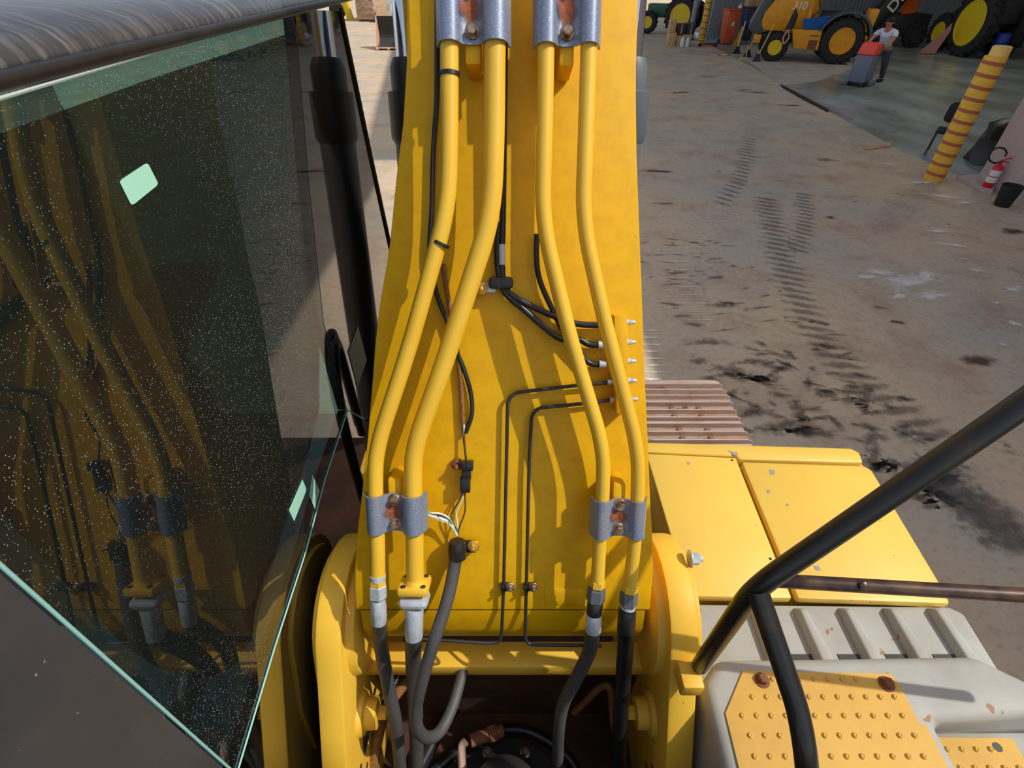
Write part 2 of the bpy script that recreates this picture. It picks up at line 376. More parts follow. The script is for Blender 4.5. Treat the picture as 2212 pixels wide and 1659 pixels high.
def clamp(i, j, y0, y1, lab):
    a = (tube_at(i, max(y0, -58)) + tube_at(i, y1)) / 2; b = (tube_at(j, max(y0, -58)) + tube_at(j, y1)) / 2
    sa, sb = s_of(Pb(1106, y1, OFF)), s_of(Pb(1106, y0, OFF)); L = sb - sa
    ax = (tube_at(i, max(y0, -58)) - tube_at(i, y1)).normalized()
    r1, r2 = TUBES[i][1] + .003, TUBES[j][1] + .003; x1, x2 = a.x, b.x; gap = x2 - x1
    pr = []
    nseg = 44; xa, xb = x1 - r1 - .001, x2 + r2 + .001
    def h(x):
        v = -.006
        for xc, r in ((x1, r1), (x2, r2)):
            d = abs(x - xc) / r
            if d < 1: v = max(v, r * math.sqrt(1 - d * d))
        # soft shoulder into the valley
        if x1 < x < x2:
            t = (x - x1) / gap; e = .5 + .5 * math.cos(2 * math.pi * t)
            rr = r1 + (r2 - r1) * t
            v = max(v, -.004 + (rr + .002) * e ** 1.6)
        return v
    T = .005; top = []; bot = []
    for k in range(nseg + 1):
        x = xa + (xb - xa) * k / nseg; hh = h(x); top.append((x, hh + T)); bot.append((x, hh))
    top[0] = (xa - T, -.012); bot[0] = (xa, -.012); top[-1] = (xb + T, -.012); bot[-1] = (xb, -.012)
    base = B0 + BN * OFF
    def W(x, hh, s): return V((x, 0, 0)) + V((0, base.y, base.z)) + BA * s + BN * hh
    mb = MB(); ring = top + bot[::-1]; m = len(ring); vs = []; fs = []
    for s in (sa, sb): vs += [W(x, hh, s) for x, hh in ring]
    for k in range(m): fs.append((k, (k + 1) % m, m + (k + 1) % m, m + k))
    for k in range(nseg): fs.append((k, k + 1, m - 2 - k, m - 1 - k)); fs.append(tuple(m + q for q in (k, k + 1, m - 2 - k, m - 1 - k))[::-1])
    mb.add(vs, fs)
    o = mb.obj('tube_clamp', 'clamp_grey', EX, lab, smooth=30)
    xm = x1 + gap * .5; hv = h(xm) + T
    # rust patch between the bolts
    vs_ = [W(xm - .003, hv + .0008, (sa + sb) / 2 + L * .02)]; nn = 16
    for k in range(nn):
        t_ = 2 * math.pi * k / nn; xx = xm - .003 + gap * .30 * math.cos(t_); vs_.append(W(xx, max(hv, h(xx) + T) + .0006, (sa + sb) / 2 + L * (.02 + .30 * math.sin(t_))))
    me = bpy.data.meshes.new('rust_patch'); me.from_pydata(vs_, [], [(0, 1 + k, 1 + (k + 1) % nn) for k in range(nn)]); at_ = me.attributes.new('fade', 'FLOAT', 'POINT'); at_.data.foreach_set('value', [1.0] + [0.0] * nn); me.materials.append(MATS['rust_film'])
    link('rust_patch', me, o, 'orange rust patch between the bolts')
    for q in (.2, .84):
        hexbolt(W(xm, hv, sa + L * q), BN, .0095, .011).obj('bolt', 'bolt_steel', o, smooth=30)
    mb = MB(); lo = sa - .03 if y0 < 500 else sa + .01; hi = sb if y0 < 500 else sb + .032
    mb.box(W(xm, (-OFF - .006) / 2, (lo + hi) / 2), (gap * .36, hi - lo, OFF - .006), (BX, BA, BN))
    mb.obj('standoff_block', 'boom_yellow', o, bevel=.006)
    return o
clamp(0, 1, -46, 97, 'grey double tube clamp at the top left of the boom, rust between its bolts')
clamp(2, 3, -46, 101, 'grey double tube clamp at the top right of the boom')
clamp(0, 1, 1066, 1146, 'grey double tube clamp low on the left tubes')
clamp(2, 3, 1077, 1157, 'grey double tube clamp low on the right tubes')

# ---- couplings at the lower tube ends and the big hoses into the pit
def seg(i, ya, yb, r, name, m, n=20, hexa=False, parent=EX, xs=None, off=OFF, lab=None):
    P = [Pb(xs[0], ya, off), Pb(xs[1], yb, off)]
    mb = MB(); d = P[1] - P[0]; L = d.length
    mb.lathe(P[0], d, [(r * .94, 0), (r, L * .06), (r, L * .94), (r * .94, L)], 6 if hexa else n)
    return mb.obj(name, m, parent, lab, smooth=25 if hexa else 40)
def hose(path, r, m, lab, name='hydraulic_hose', parent=EX, n=16, k=8):
    return MB().tube(spline(path, k), r, n).obj(name, m, parent, lab)
h1 = hose([Pb(819, 1340, OFF), Pd(824, 1400, 1.27), Pd(840, 1490, 1.33), Pd(856, 1570, 1.40), Pd(866, 1680, 1.50), Pd(868, 1760, 1.6)], .0175, 'hose_grey', 'dark grey hose hanging from the leftmost tube')
seg(0, 1240, 1252, .0180, 'collar', 'zinc', parent=h1, xs=(815.5, 816))
seg(0, 1251, 1262, .0188, 'yellow_nut', 'tube_yellow', hexa=True, parent=h1, xs=(816, 816))
seg(0, 1262, 1290, .0205, 'hex_nut', 'zinc', hexa=True, parent=h1, xs=(816, 817))
seg(0, 1294, 1346, .0180, 'ferrule', 'zinc', parent=h1, xs=(817, 819), n=10)
h2 = hose([Pb(894, 1370, OFF + .005), Pd(893, 1430, 1.30), Pd(897, 1520, 1.38), Pd(900, 1600, 1.46), Pd(899, 1720, 1.62)], .0205, 'hose_grey', 'thick grey hose below the flanged tube')
mb = MB(); c = Pb(896, 1265, OFF); mb.box(c, (.068, .020, .062), (BX, BA, BN)); fl = mb.obj('flange_plate', 'tube_yellow', EX, 'yellow bolted flange at the end of the thick tube', bevel=.006)
mb = MB(); mb.lathe(Pb(896.5, 1248, OFF), -BA, [(.0205, 0), (.023, .008), (.026, .013)], 20); mb.obj('flange_neck', 'tube_yellow', fl)
for dx, dn in ((-.022, .02), (.022, .02), (-.022, -.022), (.022, -.022)):
    mb = MB(); mb.lathe(c + BX * dx + BN * dn + BA * .0098, BA, [(.0065, 0), (.0062, .001)], 14); mb.obj('bolt_hole', 'cylinder_dark', fl)
mb = MB(); mb.box(Pb(896, 1294, OFF) , (.066, .026, .056), (BX, BA, BN)); mb.obj('flange_block', 'zinc', fl, 'grey steel block under the flange', bevel=.012)
seg(1, 1312, 1378, .0210, 'ferrule', 'zinc', parent=h2, xs=(895, 894), n=10, off=OFF + .004)
h3 = hose([Pb(988, 1178, .03), Pb(985, 1205, .035), Pb(968, 1290, .06), Pd(936, 1390, 1.17), Pd(912, 1470, 1.19), Pd(899, 1530, 1.22), Pd(902, 1572, 1.24), Pd(922, 1593, 1.27), Pd(950, 1580, 1.31), Pd(978, 1525, 1.36), Pd(1000, 1450, 1.42), Pd(1007, 1425, 1.47)], .0150, 'hose_grey', 'grey wrapped wiring hose looping down from the clamp and back up')
h4 = hose([Pb(1281, 1360, OFF), Pd(1272, 1410, 1.26), Pd(1245, 1465, 1.31), Pd(1217, 1520, 1.36), Pd(1207, 1580, 1.42), Pd(1205, 1660, 1.52), Pd(1205, 1740, 1.6)], .0170, 'hose_grey', 'grey hose bending left below the third tube')
seg(2, 1253, 1268, .0172, 'yellow_nut', 'tube_yellow', hexa=True, parent=h4, xs=(1291, 1290))
seg(2, 1270, 1298, .0208, 'hex_nut', 'cylinder_grey', hexa=True, parent=h4, xs=(1289, 1286))
seg(2, 1299, 1326, .0178, 'sleeve', 'cylinder_dark', parent=h4, xs=(1286, 1283))
seg(2, 1326, 1364, .0182, 'ferrule', 'zinc', parent=h4, xs=(1283, 1281))
h5 = hose([Pb(1352, 1362, OFF), Pd(1348, 1440, 1.26), Pd(1342, 1530, 1.33), Pd(1338, 1620, 1.41), Pd(1336, 1740, 1.54)], .0200, 'hose_black', 'shiny black hose below the rightmost tube')
seg(3, 1265, 1278, .0180, 'yellow_nut', 'tube_yellow', hexa=True, parent=h5, xs=(1361, 1359))
seg(3, 1279, 1306, .0205, 'hex_nut', 'cylinder_grey', hexa=True, parent=h5, xs=(1359, 1357))
seg(3, 1307, 1314, .0170, 'washer', 'zinc', parent=h5, xs=(1357, 1356))
seg(3, 1316, 1366, .0206, 'ferrule', 'black_satin', parent=h5, xs=(1355, 1352))

# ---- wiring clamp, cable, braided cord, connector and loose wires
mb = MB(); mb.lathe(Pb(988, 1186, .032), BA, [(.021, -.022), (.0215, 0), (.021, .012), (.018, .02)], 18); pc = mb.obj('hose_clamp', 'black_satin', EX, 'black plastic clamp holding the wrapped wiring hose')
mb = MB(); mb.box(Pb(1006, 1180, .012), (.05, .030, .012), (BX, BA, BN)); mb.obj('clamp_tab', 'black_satin', pc, bevel=.004)
hexbolt(Pb(1023, 1179, .018), BN, .010, .010, stud=.006).obj('bolt', 'brass', pc, 'brass coloured hex bolt', smooth=30)
MB().tube([Pb(945, -60, .012) + BA * 1.3] + spline([Pb(x, y, .012) for x, y in ((945, -60), (944, 60), (944, 150), (943, 225), (936, 330), (933, 450), (928, 540), (935, 600), (950, 655), (966, 692), (980, 735), (990, 768), (1003, 800), (1017, 850), (1019, 895), (1006, 935))], 6), .0052, 10).obj('cable', 'hose_black', EX, 'thin black cable snaking down the left of the boom')
MB().tube(spline([Pb(x, y, .010) for x, y in ((957, 570), (964, 620), (974, 675), (985, 735), (992, 790), (997, 850), (1000, 917))], 6), .0052, 8).obj('braided_cord', 'braid', EX, 'frayed brown braided cord')
for a, m in (((999, 915), 'wire_dark'), ((1002, 917), 'wire_white'), ((1005, 930), 'hose_black')):
    MB().tube(spline([Pb(a[0], a[1], .012), Pb(1002, 945, .014), Pb(1004, 968, .016), Pb(1008, 1002, .022)], 5), .0026, 6).obj('wire', m, EX)
mb = MB(); mb.box(Pb(1010, 1005, .024), (.026, .018, .026), (BX, BA, BN)); mb.box(Pb(1008, 1022, .022), (.020, .030, .020), (BX, BA, BN)); mb.box(Pb(1005, 1046, .022), (.023, .034, .022), (BX, BA, BN))
mb.box(Pb(998, 1003, .02), (.020, .012, .010), (BX, BA, BN)); cn = mb.obj('connector', 'black_satin', EX, 'black plastic wiring connector', bevel=.002)
mb = MB(); mb.box(Pb(1002, 1062, .022), (.012, .007, .012), (BX, BA, BN)); mb.obj('red_lock', 'wire_red', cn, 'small red locking tab', bevel=.001)
hexbolt(Pb(988, 1002, .006), BN, .010, .008, stud=.014).obj('bolt', 'rust', cn, smooth=30)
for pts, m in ((((1002, 1065), (996, 1085), (986, 1108), (988, 1130), (989, 1160)), 'wire_white'), (((1000, 1065), (986, 1092), (974, 1115), (986, 1145), (988, 1160)), 'wire_dark'),
               (((1004, 1065), (1005, 1090), (1003, 1110), (992, 1140), (989, 1160)), 'wire_dark')):
    MB().tube(spline([Pb(x, y, .022) for x, y in pts], 5), .0018, 6).obj('wire', m, EX)
for q in range(5):
    dy = (q - 2) * 2.2
    MB().tube(spline([Pb(905, 1100 + dy * .6, .05), Pb(930, 1111 + dy * .8, .045), Pb(952, 1117 + dy * 1.6, .04 + .002 * (q % 2)), Pb(972, 1128 + dy * 1.2, .035), Pb(988, 1158, .03)], 5), .0022, 6).obj('wire', 'wire_white' if q != 1 else 'wire_dark', EX)

# ---- grease hoses, steel lines and the manifold
MB().tube([Pb(1090, -60, .016) + BA * 1.3] + spline([Pb(x, y, .016) for x, y in ((1090, -60), (1090, 60), (1088, 300), (1086, 480), (1084, 560), (1088, 610), (1102, 634), (1130, 652), (1194, 682), (1240, 698), (1282, 702), (1326, 698))], 6), .0068, 10).obj('grease_hose', 'hose_black', EX, 'black grease hose curving right to the top fitting of the yellow bar')
MB().tube(spline([Pb(x, y, .015) for x, y in ((1076, 480), (1074, 560), (1082, 612), (1097, 640), (1130, 667), (1177, 708), (1214, 733), (1250, 733), (1273, 744), (1305, 745))], 6), .0068, 10).obj('grease_hose', 'hose_black', EX, 'black grease hose running to the second fitting of the yellow bar')
MB().tube(spline([Pb(x, y, .014) for x, y in ((1160, 505), (1159, 555), (1166, 605), (1195, 672), (1226, 732), (1256, 767), (1275, 785), (1305, 788))], 6), .0062, 10).obj('grease_hose', 'hose_black', EX, 'black grease hose passing under the third tube to the third fitting')
for (x0, x1, y) in ((1292, 1308, 745), (1294, 1309, 787)):
    P = [Pb(x0, y, .015), Pb(x1, y, .015)]; MB().tube(P, .0088, 14).obj('hose_ferrule', 'zinc', EX)
MB().tube([Pb(1084, 528, .016), Pb(1085, 572, .016)], .0075, 12).obj('hose_sleeve', 'seal_pale', EX, 'white printed sleeve on a grease hose')
pcl = MB(); pcl.box(Pb(1082, 611, .018), (.052, .026, .036), (BX, BA, BN)); pcl = pcl.obj('hose_clamp', 'black_satin', EX, 'black strap clamp over two grease hoses', bevel=.008)
mb = MB(); mb.box(Pb(1048, 621, .006), (.045, .022, .006), (BX, BA, BN)); mb.obj('clamp_tab', 'zinc', pcl, bevel=.002)
hexbolt(Pb(1040, 624, .009), BN, .009, .009, stud=.004).obj('bolt', 'brass', pcl, smooth=30)
for pts, lab in ((((1318, 826), (1240, 833), (1097, 850), (1094, 1000), (1088, 1268), (1083, 1386), (1060, 1390), (880, 1378)), 'thin dark steel grease line, left one of two on the boom'), (((1322, 864), (1240, 874), (1149, 882), (1143, 1000), (1137, 1268), (1134, 1390), (1160, 1393), (1300, 1395)), 'thin dark steel grease line, right one of two on the boom')):
    MB().tube(fillet([Pb(x, y, .014) for x, y in pts], .03, 6), .0042, 8).obj('grease_line', 'cylinder_dark', EX, lab)
mf = MB(); a, b = Pb(1337, 680, .018), Pb(1342, 890, .018); mf.box((a + b) / 2, (.028, (b - a).length, .036), (BX, (a - b).normalized(), BN)); mf = mf.obj('grease_manifold', 'boom_yellow', EX, 'yellow grease bar with five steel nipples', bevel=.002)
for x, y in ((1350, 696), (1351, 739), (1352, 780), (1354, 822), (1356, 862)):
    mb = MB(); mb.lathe(Pb(x, y, .018), BX, [(.008, 0), (.008, .006), (.0055, .007), (.0065, .012), (.0045, .014), (.005, .018), (.003, .022)], 10); mb.obj('grease_nipple', 'zinc', mf)
for x, y in ((1312, 825), (1317, 863)):
    hexbolt(Pb(x, y, .016), BX, .007, .012, washer=False).obj('fitting_nut', 'zinc', mf, smooth=30)
for x in (1090, 1140):
    mb = MB(); mb.box(Pb(x + 4, 1267, .012), (.030, .016, .020), (BX, BA, BN)); q = mb.obj('line_clamp', 'black_satin', EX, bevel=.004)
    hexbolt(Pb(x + 12, 1267, .022), BN, .008, .006, stud=.008).obj('bolt', 'bolt_steel', q, smooth=30)
mb = MB(); mb.box((Pb(1178, 1271) + Pb(1258, 1308)) / 2, (.094, .044, .003), (BX, BA, BN)); dp = mb.obj('data_plate', 'boom_yellow', boom, 'blank painted-over data plate low on the boom', bevel=.001)
for x, y in ((1186, 1278), (1250, 1278), (1186, 1301), (1250, 1301)):
    mb = MB(); mb.lathe(Pb(x, y, .0015), BN, [(.003, 0), (.0028, .0012), (.001, .002)], 10); mb.obj('rivet', 'boom_yellow', dp) if False else None

# ---- boom mounting ears, pins, cross beam and the pit below
def ear(side, x0, x1, lab):
    # profile in (y, z): rounded head round the pin, straight back edge
    cy, cz, r = .70, 1.70, .20; pr = []
    for k in range(0, 13):
        a = R(-10 + 165 * k / 12); pr.append((cy + r * math.cos(a), cz + r * math.sin(a)))
    pr += [(.415, 1.62), (.34, 1.50), (.30, 1.1), (.98, 1.1), (.95, 1.45)]
    mb = MB(); mb.prism([(x0, y, z) for y, z in pr], (x1 - x0, 0, 0))
    o = mb.obj('boom_bracket', 'bracket_yellow', EX, lab, bevel=.008)
    inner = x1 if side < 0 else x0; s = 1 if side < 0 else -1
    # doubler plate on the outside, boss ring inside
    mb = MB(); ox = x0 if side < 0 else x1
    pr2 = [(cy + (y - cy) * .86, cz + (z - cz) * .86) for y, z in pr[:13]] + [(.47, 1.60), (.44, 1.40), (.85, 1.40)]
    mb.prism([(ox, y, z) for y, z in pr2], (-s * .018, 0, 0)); mb.obj('doubler_plate', 'bracket_yellow', o, bevel=.006)
    mb = MB(); mb.lathe((inner, cy, cz), (s, 0, 0), [(.17, 0), (.165, .02), (.15, .028)], 40); mb.obj('pin_boss', 'bracket_yellow', o)
    # keeper boss and hex bolt low on the inner face
    by, bz = .50, 1.50
    mb = MB(); mb.lathe((inner, by, bz), (s, 0, 0), [(.060, 0), (.055, .012), (.042, .016), (.040, .045), (.030, .047)], 28); mb.obj('keeper_boss', 'bracket_yellow', o)
    hexbolt((inner + s * .046, by, bz), (s, 0, 0), .019, .026, washer=False).obj('keeper_bolt', 'bracket_yellow', o, smooth=30)
    for yy, zz in ((.40, 1.40), (.42, 1.33), (.38, 1.22)):
        mb = MB(); mb.lathe((inner + s * .0005, yy, zz), (s, 0, 0), [(.009, 0), (.0085, .001)], 12); mb.obj('bolt_hole', 'pit_rust', o)
    return o
ear(-1, -.480, -.415, 'yellow boom mounting bracket beside the cab')
er = ear(1, .385, .455, 'yellow boom mounting bracket beside the storage box')
hexbolt((.477, .50, 1.52), (1, 0, 0), .020, .03, washer=False).obj('keeper_bolt', 'bracket_yellow', er, smooth=30)
nb = Pd(1462, 1207, 1.32); hexbolt((.46, nb.y, nb.z), (1, 0, 0), .016, .022, stud=.008).obj('grey_nut', 'zinc', er, 'pale grey hex nut', smooth=30)
zb = 1.60
mb = MB(); mb.box((-.02, .615, zb - .03), (.82, .075, .06)); cbm = mb.obj('cross_beam', 'bracket_yellow', EX, 'yellow cross member under the boom foot', bevel=.012)
mb = MB(); mb.box((-.02, .64, 1.32), (.80, .03, .46)); mb.obj('pit_front_plate', 'pit_rust', EX, 'rust brown plate inside the frame opening')
mb = MB(); mb.box((-.02, .25, 1.06), (1.0, .85, .04)); mb.obj('pit_floor', 'pit_rust', EX, 'rusty dark floor of the frame opening')
mb = MB(); mb.box((-.02, -.17, 1.32), (1.0, .03, .56)); mb.obj('pit_rear_plate', 'pit_rust', EX)
sw = MB(); sw.lathe((-.02, .36, 1.08), (0, 0, 1), [(.19, 0), (.19, .03), (.13, .035), (.13, .12), (.10, .13), (.10, .20), (.06, .21)], 32); sw = sw.obj('swivel_joint', 'pit_black', EX, 'black hydraulic swivel joint deep in the frame')
for k in range(8):
    a = R(22 + 45 * k); hexbolt((-.02 + .16 * math.cos(a), .36 + .16 * math.sin(a), 1.11), (0, 0, 1), .012, .012).obj('bolt', 'bolt_steel', sw, smooth=30)
for pts, r, m, lab in (
    ([Pd(905, 1659, 1.62), Pd(960, 1560, 1.70), Pd(1010, 1500, 1.78), Pd(1060, 1480, 1.83)], .022, 'hose_black', 'black hose in the pit leading up to the swivel joint'),
    ([Pd(1330, 1680, 1.70), Pd(1230, 1600, 1.76), Pd(1150, 1530, 1.80), Pd(1100, 1490, 1.84)], .021, 'hose_black', 'black hose in the pit running right from the swivel joint'),
    ([Pd(900, 1700, 1.60), Pd(980, 1630, 1.66), Pd(1050, 1585, 1.70), Pd(1140, 1580, 1.70), Pd(1230, 1640, 1.66), Pd(1260, 1720, 1.6)], .017, 'hose_black', 'black hose crossing the pit'),
    ([Pd(1240, 1540, 1.62), Pd(1310, 1480, 1.5), Pd(1325, 1560, 1.55), Pd(1350, 1680, 1.55)], .010, 'braid', 'tan wrapped cable beside the black hose'),
    ([Pd(770, 1680, 1.45), Pd(800, 1560, 1.42), Pd(835, 1510, 1.45), Pd(870, 1440, 1.5)], .009, 'hose_black', 'thin black cable in the pit beside the left bracket'),
    ([Pd(800, 1690, 1.5), Pd(815, 1600, 1.5), Pd(835, 1530, 1.52), Pd(880, 1470, 1.56)], .016, 'braid', 'brown sheathed cable in the pit on the left')):
    hose(pts, r, m, lab, 'pit_hose')
fit = MB(); p, q = Pd(1015, 1600, 1.62), Pd(1085, 1578, 1.66); fit.tube([p, q], .020, 14); fit.tube([p.lerp(q, .55), p.lerp(q, .8)], .026, 6); fit = fit.obj('pipe_fitting', 'rust', EX, 'rusty pipe fitting above the swivel joint')
hose([Pd(1006, 1602, 1.58), Pd(998, 1612, 1.57), Pd(998, 1640, 1.57), Pd(1000, 1700, 1.58)], .013, 'elbow_peach', 'pale peach elbow pipe in the pit', 'elbow_pipe')

# ---- cab
XC = -.52
def glass_mat(name, tint, ior, dust, haze=0.0):
    m = bpy.data.materials.new(name); m.use_nodes = True; t = m.node_tree; N = t.nodes; L = t.links
    N.remove(N['Principled BSDF']); out = N['Material Output']
    tr = N.new('ShaderNodeBsdfTransparent'); tr.inputs[0].default_value = tint
    gl = N.new('ShaderNodeBsdfGlossy'); gl.inputs['Roughness'].default_value = .012; gl.inputs[0].default_value = (1, 1, 1, 1)
    fr = N.new('ShaderNodeFresnel'); fr.inputs[0].default_value = ior
    mx = N.new('ShaderNodeMixShader'); L.new(fr.outputs[0], mx.inputs[0]); L.new(tr.outputs[0], mx.inputs[1]); L.new(gl.outputs[0], mx.inputs[2])
    tc = N.new('ShaderNodeTexCoord')
    vo = N.new('ShaderNodeTexVoronoi'); vo.inputs['Scale'].default_value = 300; L.new(tc.outputs['Object'], vo.inputs['Vector'])
    n1 = N.new('ShaderNodeTexNoise'); n1.inputs['Scale'].default_value = 3.2; n1.inputs['Detail'].default_value = 3; L.new(tc.outputs['Object'], n1.inputs['Vector'])
    a = N.new('ShaderNodeMapRange'); a.inputs[1].default_value = .26; a.inputs[2].default_value = .12; L.new(vo.outputs['Distance'], a.inputs[0])
    s2 = N.new('ShaderNodeSeparateColor'); L.new(vo.outputs['Color'], s2.inputs[0])
    b2 = N.new('ShaderNodeMapRange'); b2.inputs[1].default_value = .50; b2.inputs[2].default_value = .95; L.new(s2.outputs[0], b2.inputs[0])
    b = N.new('ShaderNodeMapRange'); b.inputs[1].default_value = .38; b.inputs[2].default_value = .68; b.inputs[3].default_value = .12; L.new(n1.outputs[0], b.inputs[0])
    k1 = N.new('ShaderNodeMath'); k1.operation = 'MULTIPLY'; L.new(a.outputs[0], k1.inputs[0]); L.new(b.outputs[0], k1.inputs[1])
    k3 = N.new('ShaderNodeMath'); k3.operation = 'MULTIPLY'; L.new(k1.outputs[0], k3.inputs[0]); L.new(b2.outputs[0], k3.inputs[1])
    k2 = N.new('ShaderNodeMath'); k2.operation = 'MULTIPLY_ADD'; L.new(k3.outputs[0], k2.inputs[0]); k2.inputs[1].default_value = dust; k2.inputs[2].default_value = haze
    df = N.new('ShaderNodeBsdfDiffuse'); df.inputs[0].default_value = (.56, .66, .62, 1)
    m2 = N.new('ShaderNodeMixShader'); L.new(k2.outputs[0], m2.inputs[0]); L.new(mx.outputs[0], m2.inputs[1]); L.new(df.outputs[0], m2.inputs[2])
    L.new(m2.outputs[0], out.inputs[0]); MATS[name] = m
glass_mat('cab_glass', (.10, .23, .23, 1), 1.62, 1.0, .012)
glass_mat('door_glass', (.30, .34, .34, 1), 1.3, 0, 0)
glass_mat('tint_film', (.07, .08, .07, 1), 1.05, 0, 0)
mat('cab_interior', (206, 214, 210), .7)
def xpoly(px, x): return [Px(a, b, x) for a, b in px]
cab = MB()
# roof shell
ZT = 2.998
pr = [(XC, ZT + .016), (XC - .004, ZT + .026), (XC - .018, ZT + .040), (XC - .06, ZT + .054), (XC - .20, ZT + .066), (XC - .6, ZT + .075), (XC - 1.0, ZT + .06), (XC - 1.04, ZT + .02), (XC - 1.04, ZT - .02), (XC - .02, ZT - .005)]
yF = 2.10
cab.prism([(x, -.35, z) for x, z in pr], (0, yF + .35, 0))
cab = cab.obj('cab', 'roof_grey', EX, 'black operator cab with tinted side window', bevel=.004)
MB().tube([(XC + .002, -.35, ZT + .006), (XC + .002, yF + .02, ZT + .010)], .0095, 10).obj('roof_trim', 'black_satin', cab)
top0 = V((XC + .003, .285, ZT - .010)); top1 = Px(637, 20, XC); FR = [(637, 20), (668, 400), (700, 700), (750, 884)]
SILL = [(750, 884), (700, 1035), (657, 1195), (590, 1400), (512, 1659)]
sill3 = xpoly(SILL, XC); corner = V((XC, .262, 1.765)); rear0 = V((XC, .285, ZT - .010))
pane = [V((XC, rear0.y, rear0.z))] + xpoly(FR, XC) + sill3[1:] + [corner]
def out_x(P):
    n = sum(((P[i].y * P[(i + 1) % len(P)].z - P[(i + 1) % len(P)].y * P[i].z) for i in range(len(P))))
    return P if n > 0 else P[::-1]                        # wound so the face looks towards the boom
mb = MB(); mb.poly(out_x(pane)); win = mb.obj('side_window', 'cab_glass', cab, 'large dusty cab side window reflecting the boom', smooth=0)
FILM = [(-160, 350), (0, 288), (320, 172), (639, 67), (662, 400), (690, 700), (690, 880), (665, 985), (600, 1180), (545, 1380), (502, 1444), (460, 1460), (421, 1464), (378, 1456), (337, 1440), (300, 1417), (263, 1390), (0, 1107), (-160, 935)]
mb = MB(); mb.poly(out_x(xpoly(FILM, XC - .004))); mb.obj('tint_film', 'tint_film', cab, 'dark sun film on the window, cut short of its edges', smooth=0)
mb = MB(); mb.tube([rear0 + V((.004, 0, 0)), top1 + V((.004, 0, 0))], .0026, 8); mb.obj('window_seal', 'seal_pale', cab, 'pale bead along the top of the window')
mb = MB(); mb.tube([rear0 + V((.003, 0, 0)), corner + V((.003, 0, 0))], .0023, 8); mb.tube([corner + V((.003, 0, 0))] + [p + V((.003, 0, 0)) for p in sill3[::-1]], .0020, 8); mb.obj('glass_edge', 'teal_edge', cab, 'pale teal cut edge of the glass')
mb = MB(); mb.prism(xpoly(FR, XC + .001)[:1] + xpoly([(735, 24), (768, 180), (800, 335), (848, 560), (856, 760), (800, 910), (750, 884), (700, 700), (668, 400)], XC + .001), (-.03, 0, 0)); mb.obj('front_pillar', 'black_gloss', cab, 'glossy black front corner of the cab', smooth=0)
MB().tube(xpoly([(735, 18), (768, 175), (800, 330), (850, 560), (858, 760)], XC + .004), .006, 8).obj('windscreen_edge', 'black_satin', cab)
low = [p + V((0, 0, -.006)) for p in [Px(800, 912, XC)] + sill3] + [corner + V((0, 0, -.006)), V((XC, corner.y, 1.05)), V((XC, 1.75, 1.05)), V((XC, 1.85, 1.7))]
mb = MB(); mb.prism(low, (-.03, 0, 0)); mb.obj('lower_panel', 'black_gloss', cab, 'glossy black lower side of the cab', smooth=0)
mb = MB(); mb.prism([V((XC + .004, rear0.y - .004, ZT)), V((XC + .004, corner.y - .005, 1.765)), V((XC + .004, corner.y - .005, 1.05)), V((XC + .004, -.35, 1.05)), V((XC + .004, -.35, ZT))], (-.05, 0, 0)); mb.obj('rear_panel', 'cab_grey', cab, 'scuffed dark grey cab corner panel behind the window', bevel=.004)
mb = MB(); mb.box((XC - .55, .95, 1.30), (1.02, 1.9, .05)); mb.box((XC - .52, -.2, 1.6), (1.0, .05, .8)); mb.box((XC - 1.02, .85, 1.6), (.04, 2.2, .7))
mb.box((XC - .5, .35, 1.75), (.5, .5, .12)); mb.box((XC - .5, .08, 2.1), (.48, .12, .7)); mb.obj('cab_interior', 'cab_interior', cab, 'grey interior with the operator seat behind the tinted glass', bevel=.01)
mb = MB(); mb.poly([V((XC - 1.02, -.2, 1.95)), V((XC - 1.02, 1.95, 1.95)), V((XC - 1.02, 1.95, ZT)), V((XC - 1.02, -.2, ZT))]); mb.obj('door_window', 'door_glass', cab, smooth=0)
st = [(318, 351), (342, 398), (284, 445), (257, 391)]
def rounded(P, r=.18, k=5):
    out = []; n = len(P)
    for i in range(n):
        a, b, c = P[i - 1], P[i], P[(i + 1) % n]; s, e = b.lerp(a, r), b.lerp(c, r)
        for j in range(k + 1):
            t = j / k; out.append(s * (1 - t) ** 2 + b * 2 * t * (1 - t) + e * t * t)
    return out
mb = MB(); mb.prism(rounded(xpoly(st, XC + .001), .12), (.0006, 0, 0)); mb.obj('window_sticker', 'sticker_reflection_mint', cab, 'pale mint rectangular sticker on the window', smooth=0)
for px, m, lab in (([(653, 1036), (662, 1058), (635, 1126), (624, 1102)], 'sticker_reflection_mint', 'bright mint strip painted as a reflection low at the window front'), ([(675, 1026), (690, 1061), (680, 1100), (668, 1071)], 'sticker_reflection_mint', 'narrow painted mint reflection beside the brighter one'),
                   ([(773, 704), (792, 778), (772, 836), (752, 759)], 'reflection_green', 'dull green diamond painted as a reflection on the front pillar')):
    mb = MB(); mb.prism(xpoly(px, XC + .0022), (.0006, 0, 0)); mb.obj('painted_reflection', m, cab, lab, smooth=0)  # mint and green shapes stand in for reflections

